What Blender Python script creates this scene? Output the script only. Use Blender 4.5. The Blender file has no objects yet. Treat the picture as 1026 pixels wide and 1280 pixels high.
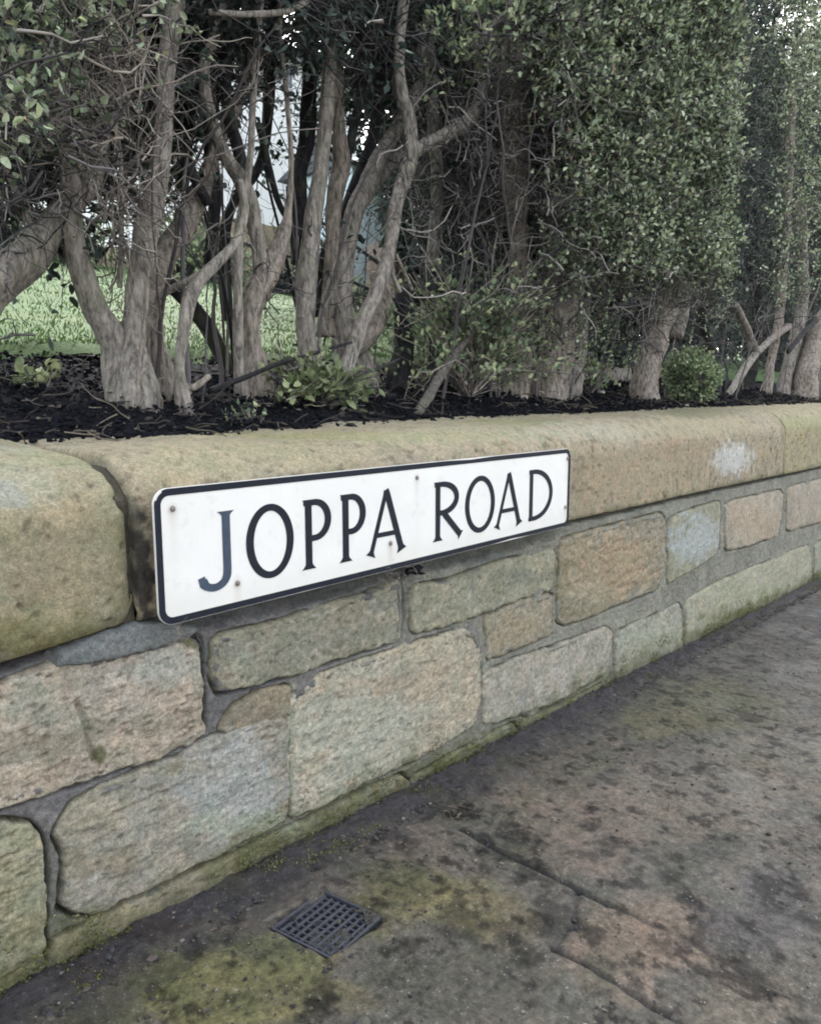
import bpy, math, random
import numpy as np
from mathutils import Vector

# ------------------------------------------------------------------ camera, sky, sun, exposure
scene = bpy.context.scene
CAM_H, CAM_D = 0.70, 0.86
FPX = 960.0
PITCH, YAW = math.atan(142 / 960.0), math.radians(40.6)
cam_data = bpy.data.cameras.new("camera")
cam = bpy.data.objects.new("camera", cam_data)
scene.collection.objects.link(cam)
scene.camera = cam
cam.location = (0, -CAM_D, CAM_H)
_f = Vector((math.cos(PITCH) * math.cos(YAW), math.cos(PITCH) * math.sin(YAW), -math.sin(PITCH)))
cam.rotation_euler = _f.to_track_quat('-Z', 'Y').to_euler()
cam_data.sensor_fit = 'VERTICAL'
cam_data.sensor_height = 24.0
cam_data.lens = FPX / 1280.0 * 24.0
cam_data.clip_start = 0.02
cam_data.clip_end = 500.0

SUN_EL, SUN_AZ = math.radians(40), math.radians(38)      # azimuth of the sun, from +X towards +Y
world = bpy.data.worlds.new("World")
scene.world = world
world.use_nodes = True
wn = world.node_tree
wn.nodes.clear()
w_out = wn.nodes.new('ShaderNodeOutputWorld')
w_bg = wn.nodes.new('ShaderNodeBackground')
w_sky = wn.nodes.new('ShaderNodeTexSky')
w_sky.sky_type = 'NISHITA'
w_sky.sun_disc = False
w_sky.sun_elevation = SUN_EL
w_sky.sun_rotation = math.radians(90) - SUN_AZ
w_sky.dust_density = 3.0
w_sky.air_density = 1.0
w_sky.ozone_density = 1.0
w_bg.inputs['Strength'].default_value = 0.15
w_hs = wn.nodes.new('ShaderNodeHueSaturation')            # thin cloud takes most of the blue out
w_hs.inputs['Saturation'].default_value = 0.35
wn.links.new(w_sky.outputs[0], w_hs.inputs['Color'])
wn.links.new(w_hs.outputs[0], w_bg.inputs['Color'])
wn.links.new(w_bg.outputs[0], w_out.inputs['Surface'])

sun_d = bpy.data.lights.new("sun", 'SUN')
sun_d.energy = 1.6
sun_d.angle = math.radians(10)
sun_d.color = (1.0, 0.985, 0.965)
sun = bpy.data.objects.new("sun", sun_d)
scene.collection.objects.link(sun)
_s = Vector((math.cos(SUN_EL) * math.cos(SUN_AZ), math.cos(SUN_EL) * math.sin(SUN_AZ), math.sin(SUN_EL)))
sun.rotation_euler = _s.to_track_quat('Z', 'Y').to_euler()

scene.view_settings.view_transform = 'Standard'
scene.view_settings.look = 'None'
scene.view_settings.gamma = 1.0
scene.view_settings.exposure = 2.62
scene.cycles.max_bounces = 6
scene.cycles.diffuse_bounces = 3
scene.cycles.filter_width = 1.9

rng = np.random.default_rng(7)
random.seed(7)

# ------------------------------------------------------------------ survey helpers: photo measurements to places in the scene
_F = np.array(_f)
_R = np.array([math.sin(YAW), -math.cos(YAW), 0.0])
_U = np.cross(_R, _F)
_C = np.array([0, -CAM_D, CAM_H])

def ray(x, y):
    x = np.asarray(x, float)[..., None]; y = np.asarray(y, float)[..., None]
    return _F + _R * (x - 513) / FPX - _U * (y - 640) / FPX

def at_y(x, y, Y=0.0):
    d = ray(x, y)
    Y = np.asarray(Y, float)
    return _C + d * ((Y - _C[1]) / d[..., 1])[..., None]

GA, GB = 0.045, -0.05                       # the pavement falls gently along the wall
def ground_z(X): return GA + GB * np.asarray(X)

def at_ground(x, y):
    d = ray(x, y)
    t = (GA + GB * _C[0] - _C[2]) / (d[..., 2] - GB * d[..., 0])
    return _C + d * t[..., None]

def to_px(P):
    d = P - _C
    z = np.maximum(d @ _F, 0.05)
    return 513 + FPX * (d @ _R) / z, 640 - FPX * (d @ _U) / z

# ------------------------------------------------------------------ noise
def _hash(i, j, k, seed):
    n = (i * 374761393 + j * 668265263 + k * 2147483647 + seed * 1274126177) & 0xffffffff
    n = ((n ^ (n >> 13)) * 1274126177) & 0xffffffff
    n = ((n ^ (n >> 16)) * 2246822519) & 0xffffffff
    return ((n ^ (n >> 15)) & 0xffffff) / float(0xffffff)

def vnoise(P, seed=0):
    Pi = np.floor(P).astype(np.int64); f = P - Pi
    f = f * f * (3 - 2 * f)
    i, j, k = Pi[..., 0], Pi[..., 1], Pi[..., 2]
    r = 0
    for a in (0, 1):
        for b in (0, 1):
            for c in (0, 1):
                w = (f[..., 0] if a else 1 - f[..., 0]) * (f[..., 1] if b else 1 - f[..., 1]) * (f[..., 2] if c else 1 - f[..., 2])
                r = r + w * _hash(i + a, j + b, k + c, seed)
    return r * 2 - 1

def fbm(P, freq, octaves=4, seed=0, gain=0.5):
    P = np.asarray(P, float) * freq
    a, s, t = 1.0, 0, 0
    for o in range(octaves):
        s = s + a * vnoise(P * (2.03 ** o) + o * 17.3, seed + o); t += a; a *= gain
    return s / t

def sstep(a, b, x):
    t = np.clip((x - a) / (b - a), 0, 1)
    return t * t * (3 - 2 * t)

# ------------------------------------------------------------------ object helpers
COL = scene.collection

def tag(o, label=None, cat=None, group=None, kind=None):
    if label: o['label'] = label
    if cat: o['category'] = cat
    if group: o['group'] = group
    if kind: o['kind'] = kind
    return o

def empty(name, loc, label, cat, group=None):
    o = bpy.data.objects.new(name, None)
    COL.objects.link(o)
    o.location = loc
    o.empty_display_size = 0.05
    return tag(o, label, cat, group)

def mesh_obj(name, V, Fc, mat, parent=None, col=None, smooth=True, mats=None, midx=None):
    """V n x 3 world points, Fc m x k faces (array) or a list of arrays; col n x 3 albedo."""
    me = bpy.data.meshes.new(name)
    V = np.asarray(V, np.float32)
    off = np.zeros(3, np.float32)
    if parent is not None:
        off = np.array(parent.location, np.float32)
    elif len(V):
        off = np.array([V[:, 0].mean(), V[:, 1].mean(), V[:, 2].min()], np.float32)
    fl = [np.asarray(f, np.int32) for f in (Fc if isinstance(Fc, list) else [Fc]) if len(f)]
    loops = np.concatenate([f.ravel() for f in fl])
    tot = np.concatenate([np.full(len(f), f.shape[1], np.int32) for f in fl])
    start = np.concatenate([[0], np.cumsum(tot)[:-1]]).astype(np.int32)
    me.vertices.add(len(V)); me.vertices.foreach_set('co', (V - off).ravel())
    me.loops.add(len(loops)); me.loops.foreach_set('vertex_index', loops)
    me.polygons.add(len(tot)); me.polygons.foreach_set('loop_start', start)
    me.polygons.foreach_set('loop_total', tot)
    if midx is not None: me.polygons.foreach_set('material_index', np.asarray(midx, np.int32))
    me.update(calc_edges=True)
    me.validate()
    me.polygons.foreach_set('use_smooth', np.full(len(me.polygons), smooth))
    if col is not None:
        a = me.color_attributes.new('tint', 'FLOAT_COLOR', 'POINT')
        c = np.ones((len(V), 4), np.float32); c[:, :3] = col
        a.data.foreach_set('color', c.ravel())
    for m in (mats or [mat]): me.materials.append(m)
    o = bpy.data.objects.new(name, me)
    COL.objects.link(o)
    if parent is not None: o.parent = parent
    else: o.location = off.tolist()
    return o

def grid_faces(nu, nv, keep=None):
    i = np.arange(nu - 1)[:, None] * nv + np.arange(nv - 1)[None, :]
    q = np.stack([i, i + nv, i + nv + 1, i + 1], -1)
    if keep is not None: q = q[keep]
    return q.reshape(-1, 4)

def compact(V, Fc, extra=None):
    used = np.unique(Fc)
    m = np.full(len(V), -1); m[used] = np.arange(len(used))
    return (V[used], m[Fc]) if extra is None else (V[used], m[Fc], extra[used])

def srgb(r, g, b):
    c = np.array([r, g, b]) / 255.0
    return np.where(c <= 0.04045, c / 12.92, ((c + 0.055) / 1.055) ** 2.4)

# ------------------------------------------------------------------ materials
def new_mat(name):
    m = bpy.data.materials.new(name); m.use_nodes = True
    nt = m.node_tree
    b = nt.nodes['Principled BSDF']
    b.inputs['Specular IOR Level'].default_value = 0.3
    return m, nt, b

def N(nt, t, **kw):
    n = nt.nodes.new(t)
    for k, v in kw.items():
        if k.startswith('i_'): n.inputs[int(k[2:])].default_value = v
        else: setattr(n, k, v)
    return n

def noise_node(nt, vec, scale, detail=6, rough=0.6):
    n = N(nt, 'ShaderNodeTexNoise')
    n.inputs['Scale'].default_value = scale
    n.inputs['Detail'].default_value = detail
    n.inputs['Roughness'].default_value = rough
    nt.links.new(vec, n.inputs['Vector'])
    return n

def ramp(nt, fac, stops):
    r = N(nt, 'ShaderNodeValToRGB')
    e = r.color_ramp.elements
    while len(e) < len(stops): e.new(0.5)
    for x, (p, c) in zip(e, stops):
        x.position = p; x.color = (c[0], c[1], c[2], 1) if len(c) == 3 else c
    nt.links.new(fac, r.inputs[0])
    return r

def mixc(nt, a, b, fac, mode='MIX'):
    m = N(nt, 'ShaderNodeMix', data_type='RGBA', blend_type=mode)
    for s, v in ((m.inputs[6], a), (m.inputs[7], b), (m.inputs[0], fac)):
        if isinstance(v, (int, float)): s.default_value = v
        elif isinstance(v, (tuple, list, np.ndarray)): s.default_value = (float(v[0]), float(v[1]), float(v[2]), 1)
        else: nt.links.new(v, s)
    return m.outputs[2]

def mineral(name, mottle=((0.70, 0.71, 0.71), (1.30, 1.27, 1.25)), s1=90, s2=420, bump=0.5, rough=0.92, dist=0.0015, speck=None, use_attr=True, base=(0.3, 0.3, 0.3), stretch=(1, 1, 1), spec=0.25):
    """Stone, mortar, soil: painted tint times grainy mottling, with grain in the bump."""
    m, nt, b = new_mat(name)
    geo = N(nt, 'ShaderNodeNewGeometry')
    mp = N(nt, 'ShaderNodeMapping'); mp.inputs['Scale'].default_value = stretch
    nt.links.new(geo.outputs['Position'], mp.inputs['Vector'])
    vec = mp.outputs[0]
    n1 = noise_node(nt, vec, s1, 8, 0.65); n2 = noise_node(nt, vec, s2, 4, 0.7); n3 = noise_node(nt, vec, s1 * 0.23, 5, 0.6)
    r1 = ramp(nt, n1.outputs['Fac'], [(0.3, mottle[0]), (0.7, mottle[1])])
    r2 = ramp(nt, n2.outputs['Fac'], [(0.28, (0.60, 0.60, 0.60)), (0.72, (1.38, 1.38, 1.38))])
    r3 = ramp(nt, n3.outputs['Fac'], [(0.3, (0.84, 0.90, 0.86)), (0.5, (1.0, 1.0, 1.0)), (0.7, (1.14, 1.07, 1.04))])
    if use_attr:
        at = N(nt, 'ShaderNodeAttribute', attribute_name='tint'); c = at.outputs['Color']
    else: c = base
    c = mixc(nt, c, r1.outputs[0], 1.0, 'MULTIPLY')
    c = mixc(nt, c, r2.outputs[0], 1.0, 'MULTIPLY')
    c = mixc(nt, c, r3.outputs[0], 1.0, 'MULTIPLY')
    if speck:
        v = N(nt, 'ShaderNodeTexVoronoi'); v.inputs['Scale'].default_value = speck[0]
        nt.links.new(vec, v.inputs['Vector'])
        rr = ramp(nt, v.outputs['Distance'], [(speck[1], (1, 1, 1)), (speck[1] + 0.06, (0, 0, 0))])
        nm = ramp(nt, n1.outputs['Fac'], [(0.52, (0, 0, 0)), (0.6, (1, 1, 1))])
        f = mixc(nt, rr.outputs[0], nm.outputs[0], 1.0, 'MULTIPLY')
        c = mixc(nt, c, speck[2], f)
    nt.links.new(c, b.inputs['Base Color'])
    b.inputs['Roughness'].default_value = rough
    b.inputs['Specular IOR Level'].default_value = spec
    add = N(nt, 'ShaderNodeMath', operation='ADD')
    nt.links.new(n1.outputs['Fac'], add.inputs[0]); nt.links.new(n2.outputs['Fac'], add.inputs[1])
    bp = N(nt, 'ShaderNodeBump'); bp.inputs['Strength'].default_value = bump; bp.inputs['Distance'].default_value = dist
    nt.links.new(add.outputs[0], bp.inputs['Height']); nt.links.new(bp.outputs[0], b.inputs['Normal'])
    return m

M_STONE = mineral('sandstone', mottle=((0.62, 0.64, 0.63), (1.38, 1.34, 1.33)), s1=120, s2=330, bump=0.8, dist=0.0018)
M_COPE = mineral('coping_sandstone', s1=130, s2=360, bump=0.7, dist=0.002, mottle=((0.74, 0.75, 0.75), (1.26, 1.23, 1.21)))
M_MORTAR = mineral('mortar', s1=140, s2=400, bump=1.0, dist=0.003, mottle=((0.66, 0.66, 0.67), (1.34, 1.33, 1.34)))
M_PAVE = mineral('worn_paving', mottle=((0.48, 0.49, 0.5), (1.5, 1.46, 1.42)), s1=85, s2=260, bump=0.7, dist=0.002, speck=(170, 0.15, (0.22, 0.21, 0.20)), rough=0.8, spec=0.22)
_nt = M_PAVE.node_tree; _n = noise_node(_nt, _nt.nodes['Geometry'].outputs['Position'], 6, 5, .6); _r = ramp(_nt, _n.outputs['Fac'], [(.38, (.55, .55, .55)), (.6, (.92, .92, .92))]); _nt.links.new(_r.outputs[0], _nt.nodes['Principled BSDF'].inputs['Roughness'])
M_PAVE.node_tree.nodes['Principled BSDF'].inputs['Specular IOR Level'].default_value = .2
M_STRIP = mineral('gritty_dirt', s1=110, s2=400, bump=1.0, dist=0.004, speck=(260, 0.2, (0.2, 0.19, 0.2)))
M_SOIL = mineral('dark_soil', s1=60, s2=260, bump=1.0, dist=0.006)
M_CRUMB = mineral('soil_lump', s1=60, s2=260, bump=0.8, use_attr=False, base=(0.0085, 0.009, 0.0115))
for m_ in (M_SOIL, M_CRUMB): m_.node_tree.nodes['Principled BSDF'].inputs['Specular IOR Level'].default_value = .06
M_GRIT = mineral('grit', s1=60, s2=260, bump=0.5, use_attr=True)
M_TURF = mineral('turf', s1=30, s2=160, bump=0.6, dist=0.006, mottle=((0.85, 0.88, 0.85), (1.15, 1.12, 1.1)))
M_METAL = mineral('cast_iron', s1=120, s2=600, bump=0.5, use_attr=False, base=srgb(52, 54, 62), rough=0.6, spec=0.5)
M_HOLE = mineral('silted_pit', s1=90, s2=400, bump=1.0, use_attr=False, base=(0.02, 0.02, 0.022))
M_PLATE = mineral('enamel', s1=25, s2=600, bump=0.02, rough=0.35, mottle=((0.97, 0.97, 0.98), (1.03, 1.03, 1.02)), spec=0.4)
for n in M_PLATE.node_tree.nodes:           # enamel has hardly any grain
    if n.type == 'VALTORGB' and n.color_ramp.elements[0].color[0] < 0.7:
        n.color_ramp.elements[0].color = (0.97, 0.97, 0.97, 1); n.color_ramp.elements[1].color = (1.03, 1.03, 1.03, 1)
    elif n.type == 'VALTORGB' and len(n.color_ramp.elements) == 3:
        n.color_ramp.elements[0].color = (0.97, 0.965, 0.95, 1); n.color_ramp.elements[2].color = (1.02, 1.02, 1.02, 1)

def plain(name, c, rough=0.6, spec=0.3, var=0.12, scale=40, bump=0.2):
    m, nt, b = new_mat(name)
    geo = N(nt, 'ShaderNodeNewGeometry')
    n1 = noise_node(nt, geo.outputs['Position'], scale, 5, 0.6)
    r = ramp(nt, n1.outputs['Fac'], [(0.3, tuple(np.array(c) * (1 - var))), (0.7, tuple(np.array(c) * (1 + var)))])
    nt.links.new(r.outputs[0], b.inputs['Base Color'])
    b.inputs['Roughness'].default_value = rough; b.inputs['Specular IOR Level'].default_value = spec
    bp = N(nt, 'ShaderNodeBump'); bp.inputs['Strength'].default_value = bump; bp.inputs['Distance'].default_value = 0.001
    nt.links.new(n1.outputs['Fac'], bp.inputs['Height']); nt.links.new(bp.outputs[0], b.inputs['Normal'])
    return m
M_INK = plain('black_enamel', srgb(26, 30, 38), 0.7, 0.2, 0.2, 60, 0.1)
M_INK_FADED = plain('weathered_black_enamel', srgb(58, 68, 82), 0.6, 0.3, 0.25, 60, 0.1)
M_SCREW = plain('rusty_steel', srgb(110, 100, 98), 0.5, 0.5, 0.35, 300)

def bark(name, c, green=0.25):
    m, nt, b = new_mat(name)
    geo = N(nt, 'ShaderNodeNewGeometry')
    mp = N(nt, 'ShaderNodeMapping'); mp.inputs['Scale'].default_value = (1, 1, 0.28)
    nt.links.new(geo.outputs['Position'], mp.inputs['Vector'])
    n1 = noise_node(nt, mp.outputs[0], 95, 8, 0.75); n2 = noise_node(nt, geo.outputs['Position'], 14, 4, 0.6)
    c = np.array(c)
    r1 = ramp(nt, n1.outputs['Fac'], [(0.36, tuple(c * 0.22)), (0.46, tuple(c * .75)), (0.62, tuple(c * 1.55))])
    g = ramp(nt, n2.outputs['Fac'], [(0.5, (0, 0, 0)), (0.68, (green, green, green))])
    cc = mixc(nt, r1.outputs[0], (0.13, 0.15, 0.06), g.outputs[0])
    nt.links.new(cc, b.inputs['Base Color'])
    b.inputs['Roughness'].default_value = 0.9
    bp = N(nt, 'ShaderNodeBump'); bp.inputs['Strength'].default_value = 1.0; bp.inputs['Distance'].default_value = 0.008
    nt.links.new(n1.outputs['Fac'], bp.inputs['Height']); nt.links.new(bp.outputs[0], b.inputs['Normal'])
    return m
M_BARK = bark('grey_buff_bark', (0.25, 0.22, 0.188))
M_BARK_W = bark('pinkish_peeling_bark', (0.255, 0.215, 0.178), 0.15)
M_BARK_D = bark('shade_dark_bark', (0.022, 0.021, 0.023))  # bark for inner stems, the hedge's shade put into its colour

M_BARK_L = bark('lichened_dark_bark', (0.12, 0.105, 0.09))
def islands(name, stops, rough=0.6, transl=0.25, spec=0.3):
    """Foliage and twigs: every leaf its own colour."""
    m, nt, b = new_mat(name)
    geo = N(nt, 'ShaderNodeNewGeometry')
    r = ramp(nt, geo.outputs['Random Per Island'], stops)
    n1 = noise_node(nt, geo.outputs['Position'], 5, 3, 0.6)
    r2 = ramp(nt, n1.outputs['Fac'], [(0.35, (0.72, 0.72, 0.72)), (0.65, (1.3, 1.3, 1.25))])
    c = mixc(nt, r.outputs[0], r2.outputs[0], 1.0, 'MULTIPLY')
    nt.links.new(c, b.inputs['Base Color'])
    b.inputs['Roughness'].default_value = rough; b.inputs['Specular IOR Level'].default_value = spec
    if transl:
        t = N(nt, 'ShaderNodeBsdfTranslucent'); nt.links.new(c, t.inputs[0])
        mx = N(nt, 'ShaderNodeMixShader'); mx.inputs[0].default_value = transl
        out = nt.nodes['Material Output']
        nt.links.new(b.outputs[0], mx.inputs[1]); nt.links.new(t.outputs[0], mx.inputs[2]); nt.links.new(mx.outputs[0], out.inputs[0])
    return m
M_LEAF = islands('privet_leaves', [(0.0, (0.02, 0.032, 0.024)), (0.3, (0.085, 0.115, 0.06)), (0.62, (0.25, 0.30, 0.19)), (0.88, (0.47, 0.52, 0.36)), (0.97, (0.30, 0.34, 0.16)), (1.0, (0.30, 0.22, 0.17))])
M_LEAF.node_tree.nodes['Principled BSDF'].inputs['Specular IOR Level'].default_value = .35; M_LEAF.node_tree.nodes['Principled BSDF'].inputs['Roughness'].default_value = .45
M_LEAF_B = islands('dark_privet_leaves', [(0.0, (0.008, 0.014, 0.012)), (0.5, (0.028, 0.042, 0.034)), (1.0, (0.085, 0.115, 0.09))])  # darkened to carry the shade inside the hedge; evergreens share it
M_LEAF_Y = islands('yellow_green_leaves', [(0.0, (0.08, 0.11, 0.045)), (0.5, (0.18, 0.215, 0.105)), (1.0, (0.33, 0.35, 0.20))])
M_LEAF_G = islands('grey_green_leaves', [(0.0, (0.06, 0.10, 0.06)), (0.5, (0.19, 0.24, 0.13)), (1.0, (0.44, 0.48, 0.28))])
M_TWIG = islands('dead_twigs', [(0.0, (0.02, 0.018, 0.02)), (0.45, (0.055, 0.05, 0.052)), (0.75, (0.13, 0.118, 0.115)), (1.0, (0.34, 0.31, 0.28))], 0.9, 0, 0.2)
M_TWIG_D = islands('shaded_twigs', [(0.0, (0.012, 0.011, 0.013)), (0.5, (0.035, 0.032, 0.035)), (1.0, (0.11, 0.10, 0.10))], 0.9, 0, 0.2)  # inner twigs, with the hedge's shade mixed into the colour
M_TWIG_P = islands('bare_pinkish_twigs', [(0.0, (0.05, 0.044, 0.042)), (0.5, (0.15, 0.13, 0.12)), (1.0, (0.38, 0.33, 0.28))], 0.9, 0, 0.2)
M_GRASS = islands('grass_blades', [(0.0, (0.045, 0.085, 0.022)), (0.6, (0.055, 0.095, 0.027)), (1.0, (0.075, 0.11, 0.036))])
M_MOSS = islands('moss', [(0.0, (0.06, 0.075, 0.02)), (0.6, (0.13, 0.14, 0.045)), (1.0, (0.22, 0.21, 0.09))], 0.9, 0.1, 0.1)
M_LITTER = islands('dead_leaves', [(0.0, (0.04, 0.034, 0.03)), (0.75, (0.065, 0.055, 0.045)), (1.0, (0.20, 0.175, 0.13))], 0.8, 0.1, 0.2)

# ------------------------------------------------------------------ geometry batches
def icos():
    t = (1 + 5 ** .5) / 2
    v = np.array([(-1, t, 0), (1, t, 0), (-1, -t, 0), (1, -t, 0), (0, -1, t), (0, 1, t), (0, -1, -t), (0, 1, -t), (t, 0, -1), (t, 0, 1), (-t, 0, -1), (-t, 0, 1)], float)
    v /= np.linalg.norm(v[0])
    f = np.array([(0, 11, 5), (0, 5, 1), (0, 1, 7), (0, 7, 10), (0, 10, 11), (1, 5, 9), (5, 11, 4), (11, 10, 2), (10, 7, 6), (7, 1, 8), (3, 9, 4), (3, 4, 2), (3, 2, 6), (3, 6, 8), (3, 8, 9), (4, 9, 5), (2, 4, 11), (6, 2, 10), (8, 6, 7), (9, 8, 1)])
    return v, f

def lumps(P, size, flat=0.6):
    v, f = icos()
    n = len(P)
    J = v[None] * (1 + rng.normal(0, 0.22, (n, 12, 1)))
    sc = rng.uniform(0.6, 1.3, (n, 1, 3)); sc[..., 2] *= flat
    V = P[:, None] + J * sc * np.asarray(size).reshape(-1, 1, 1)
    Fc = f[None] + (np.arange(n) * 12)[:, None, None]
    return V.reshape(-1, 3), Fc.reshape(-1, 3)

def unit(v): return v / np.maximum(np.linalg.norm(v, axis=-1, keepdims=True), 1e-9)

def leaves(P, D, L, W, fold=0.35, up=0.5):
    """One folded leaf of six points and two quads at each P, pointing along D."""
    n = len(P)
    D = unit(D)
    r = rng.normal(0, 1, (n, 3)); r[:, 2] += up * 2; r[:, 1] -= up * 1.0
    S = unit(np.cross(D, r)); Nn = np.cross(S, D)
    L = np.broadcast_to(np.asarray(L, float), (n,))[:, None]; W = np.broadcast_to(np.asarray(W, float), (n,))[:, None]
    lift = Nn * W * fold
    V = np.stack([P, P + D * L * 0.38 + S * W * 0.5 + lift, P + D * L * 0.8 + S * W * 0.32 + lift * .6, P + D * L,
                  P + D * L * 0.8 - S * W * 0.32 + lift * .6, P + D * L * 0.38 - S * W * 0.5 + lift], 1).reshape(-1, 3)
    b = np.arange(n) * 6
    Fc = np.concatenate([np.stack([b, b + 1, b + 2, b + 3], 1), np.stack([b, b + 3, b + 4, b + 5], 1)])
    return V, Fc

def twig_paths(P, D, L, n=6, wander=0.35, grav=0.0):
    m = len(P); D = unit(D); L = np.broadcast_to(np.asarray(L, float), (m,))
    pts = [P]; d = D
    for k in range(n - 1):
        d = unit(d + rng.normal(0, wander, (m, 3)) + np.array([0, 0, grav]))
        pts.append(pts[-1] + d * (L / (n - 1))[:, None])
    return np.stack(pts, 1)

def tubes(paths, r0, r1, sides=4):
    """paths m x n x 3 to tapering tubes."""
    m, n, _ = paths.shape
    T = unit(np.gradient(paths, axis=1))
    ref = np.where(np.abs(T[..., 2:3]) > 0.9, np.array([1.0, 0, 0]), np.array([0, 0, 1.0]))
    A = unit(np.cross(T, ref)); B = np.cross(T, A)
    r0 = np.broadcast_to(np.asarray(r0, float), (m,)); r1 = np.broadcast_to(np.asarray(r1, float), (m,))
    R = r0[:, None] + (r1 - r0)[:, None] * np.linspace(0, 1, n)[None]
    a = np.arange(sides) * 2 * math.pi / sides
    V = paths[:, :, None] + R[..., None, None] * (np.cos(a)[:, None] * A[:, :, None] + np.sin(a)[:, None] * B[:, :, None])
    base = (np.arange(m) * n * sides)[:, None, None] + (np.arange(n - 1) * sides)[None, :, None]
    s = np.arange(sides)[None, None]; s2 = (s + 1) % sides
    Fc = np.stack([base + s, base + s2, base + sides + s2, base + sides + s], -1).reshape(-1, 4)
    return V.reshape(-1, 3), Fc

def join(parts):
    V, Q, o = [], [], 0
    for v, f in parts:
        V.append(v); Q.append(f + o); o += len(v)
    return np.concatenate(V), Q

def catmull(P, n):
    P = np.asarray(P, float)
    P = np.concatenate([[2 * P[0] - P[1]], P, [2 * P[-1] - P[-2]]])
    out = []
    k = len(P) - 3
    for i in range(k):
        a, b, c, d = P[i:i + 4]
        for t in np.linspace(0, 1, n, endpoint=(i == k - 1)):
            out.append(0.5 * ((2 * b) + (-a + c) * t + (2 * a - 5 * b + 4 * c - d) * t * t + (-a + 3 * b - 3 * c + d) * t ** 3))
    return np.array(out)

def stem_geo(ctrl, sides=18, seed=0, rough=0.12):
    """ctrl rows x, y, z, radius: a knobbly, ridged woody stem."""
    C4 = catmull(ctrl, 9)
    P, R = C4[:, :3], np.maximum(C4[:, 3], 0.0015)
    n = len(P)
    wob = np.stack([fbm(P + 3.1 * k, 9, 2, seed + 5 * k) for k in range(3)], 1)
    P = P + wob * R[:, None] * 0.35
    T = unit(np.gradient(P, axis=0))
    A = unit(np.cross(T, np.array([0.3, 1, 0.1]))); B = np.cross(T, A)
    a = np.arange(sides) * 2 * math.pi / sides
    dirs = np.cos(a)[None, :, None] * A[:, None] + np.sin(a)[None, :, None] * B[:, None]
    s = np.cumsum(np.concatenate([[0], np.linalg.norm(np.diff(P, axis=0), axis=1)]))
    q = np.stack([np.cos(a)[None] * 1.6 + 0 * s[:, None], np.sin(a)[None] * 1.6 + 0 * s[:, None], (s[:, None] + 0 * a) * 7 + seed * 3.7], -1)
    q2 = q * np.array([1, 1, 4.0])
    ridge = fbm(q, 1.0, 3, seed) * 1.3 + 0.7 * np.abs(fbm(q2, 1.4, 3, seed + 9))
    V = P[:, None] + dirs * (R[:, None] * (1 + rough * 2.0 * ridge))[..., None]
    V = np.concatenate([V.reshape(-1, 3), [P[0], P[-1]]])
    i = np.arange(n - 1)[:, None] * sides; j = np.arange(sides)[None]; j2 = (j + 1) % sides
    Q = np.stack([i + j, i + j2, i + sides + j2, i + sides + j], -1).reshape(-1, 4)
    jj = np.arange(sides); e = (n - 1) * sides
    Tt = np.concatenate([np.stack([jj * 0 + n * sides, (jj + 1) % sides, jj], 1), np.stack([jj * 0 + n * sides + 1, e + jj, e + (jj + 1) % sides], 1)])
    return V, [Q, Tt]

# ------------------------------------------------------------------ terrain heights behind the wall
def cope_back_z(X):
    return CAM_H + np.interp(X, [0.3, 0.64, 1.05, 2.0, 3.3, 5.0], [-0.063, -0.059, -0.052, -0.040, -0.033, -0.025])

def garden_z(X, Y):
    b = cope_back_z(X)
    rise = np.interp(Y, [0.2, 0.26, 0.6, 1.1, 8.0, 30.0], [-0.012, -0.008, 0.05, 0.155, 1.56, 2.0])
    return b + rise

def blobs_mix(P, col, blobs, seed=50, freq=44, wob=0.85):
    """Stains and patches with ragged outlines. Each: photo x, y, rx, ry, colour (sRGB), strength."""
    x, y = to_px(P)
    nz = fbm(P, freq, 4, seed)
    for (bx, by, rx, ry, c, s) in blobs:
        d = np.sqrt(((x - bx) / rx) ** 2 + ((y - by) / ry) ** 2) + nz * wob
        w = (1 - sstep(0.6, 1.1, d)) * s
        col = col * (1 - w[:, None]) + srgb(*c) * w[:, None]
    return col

# ------------------------------------------------------------------ THE WALL
wall = empty('garden_wall', (1.5, 0.05, 0.0), 'low sandstone wall of rough blocks with rounded coping, below the hedge', 'wall')

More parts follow.
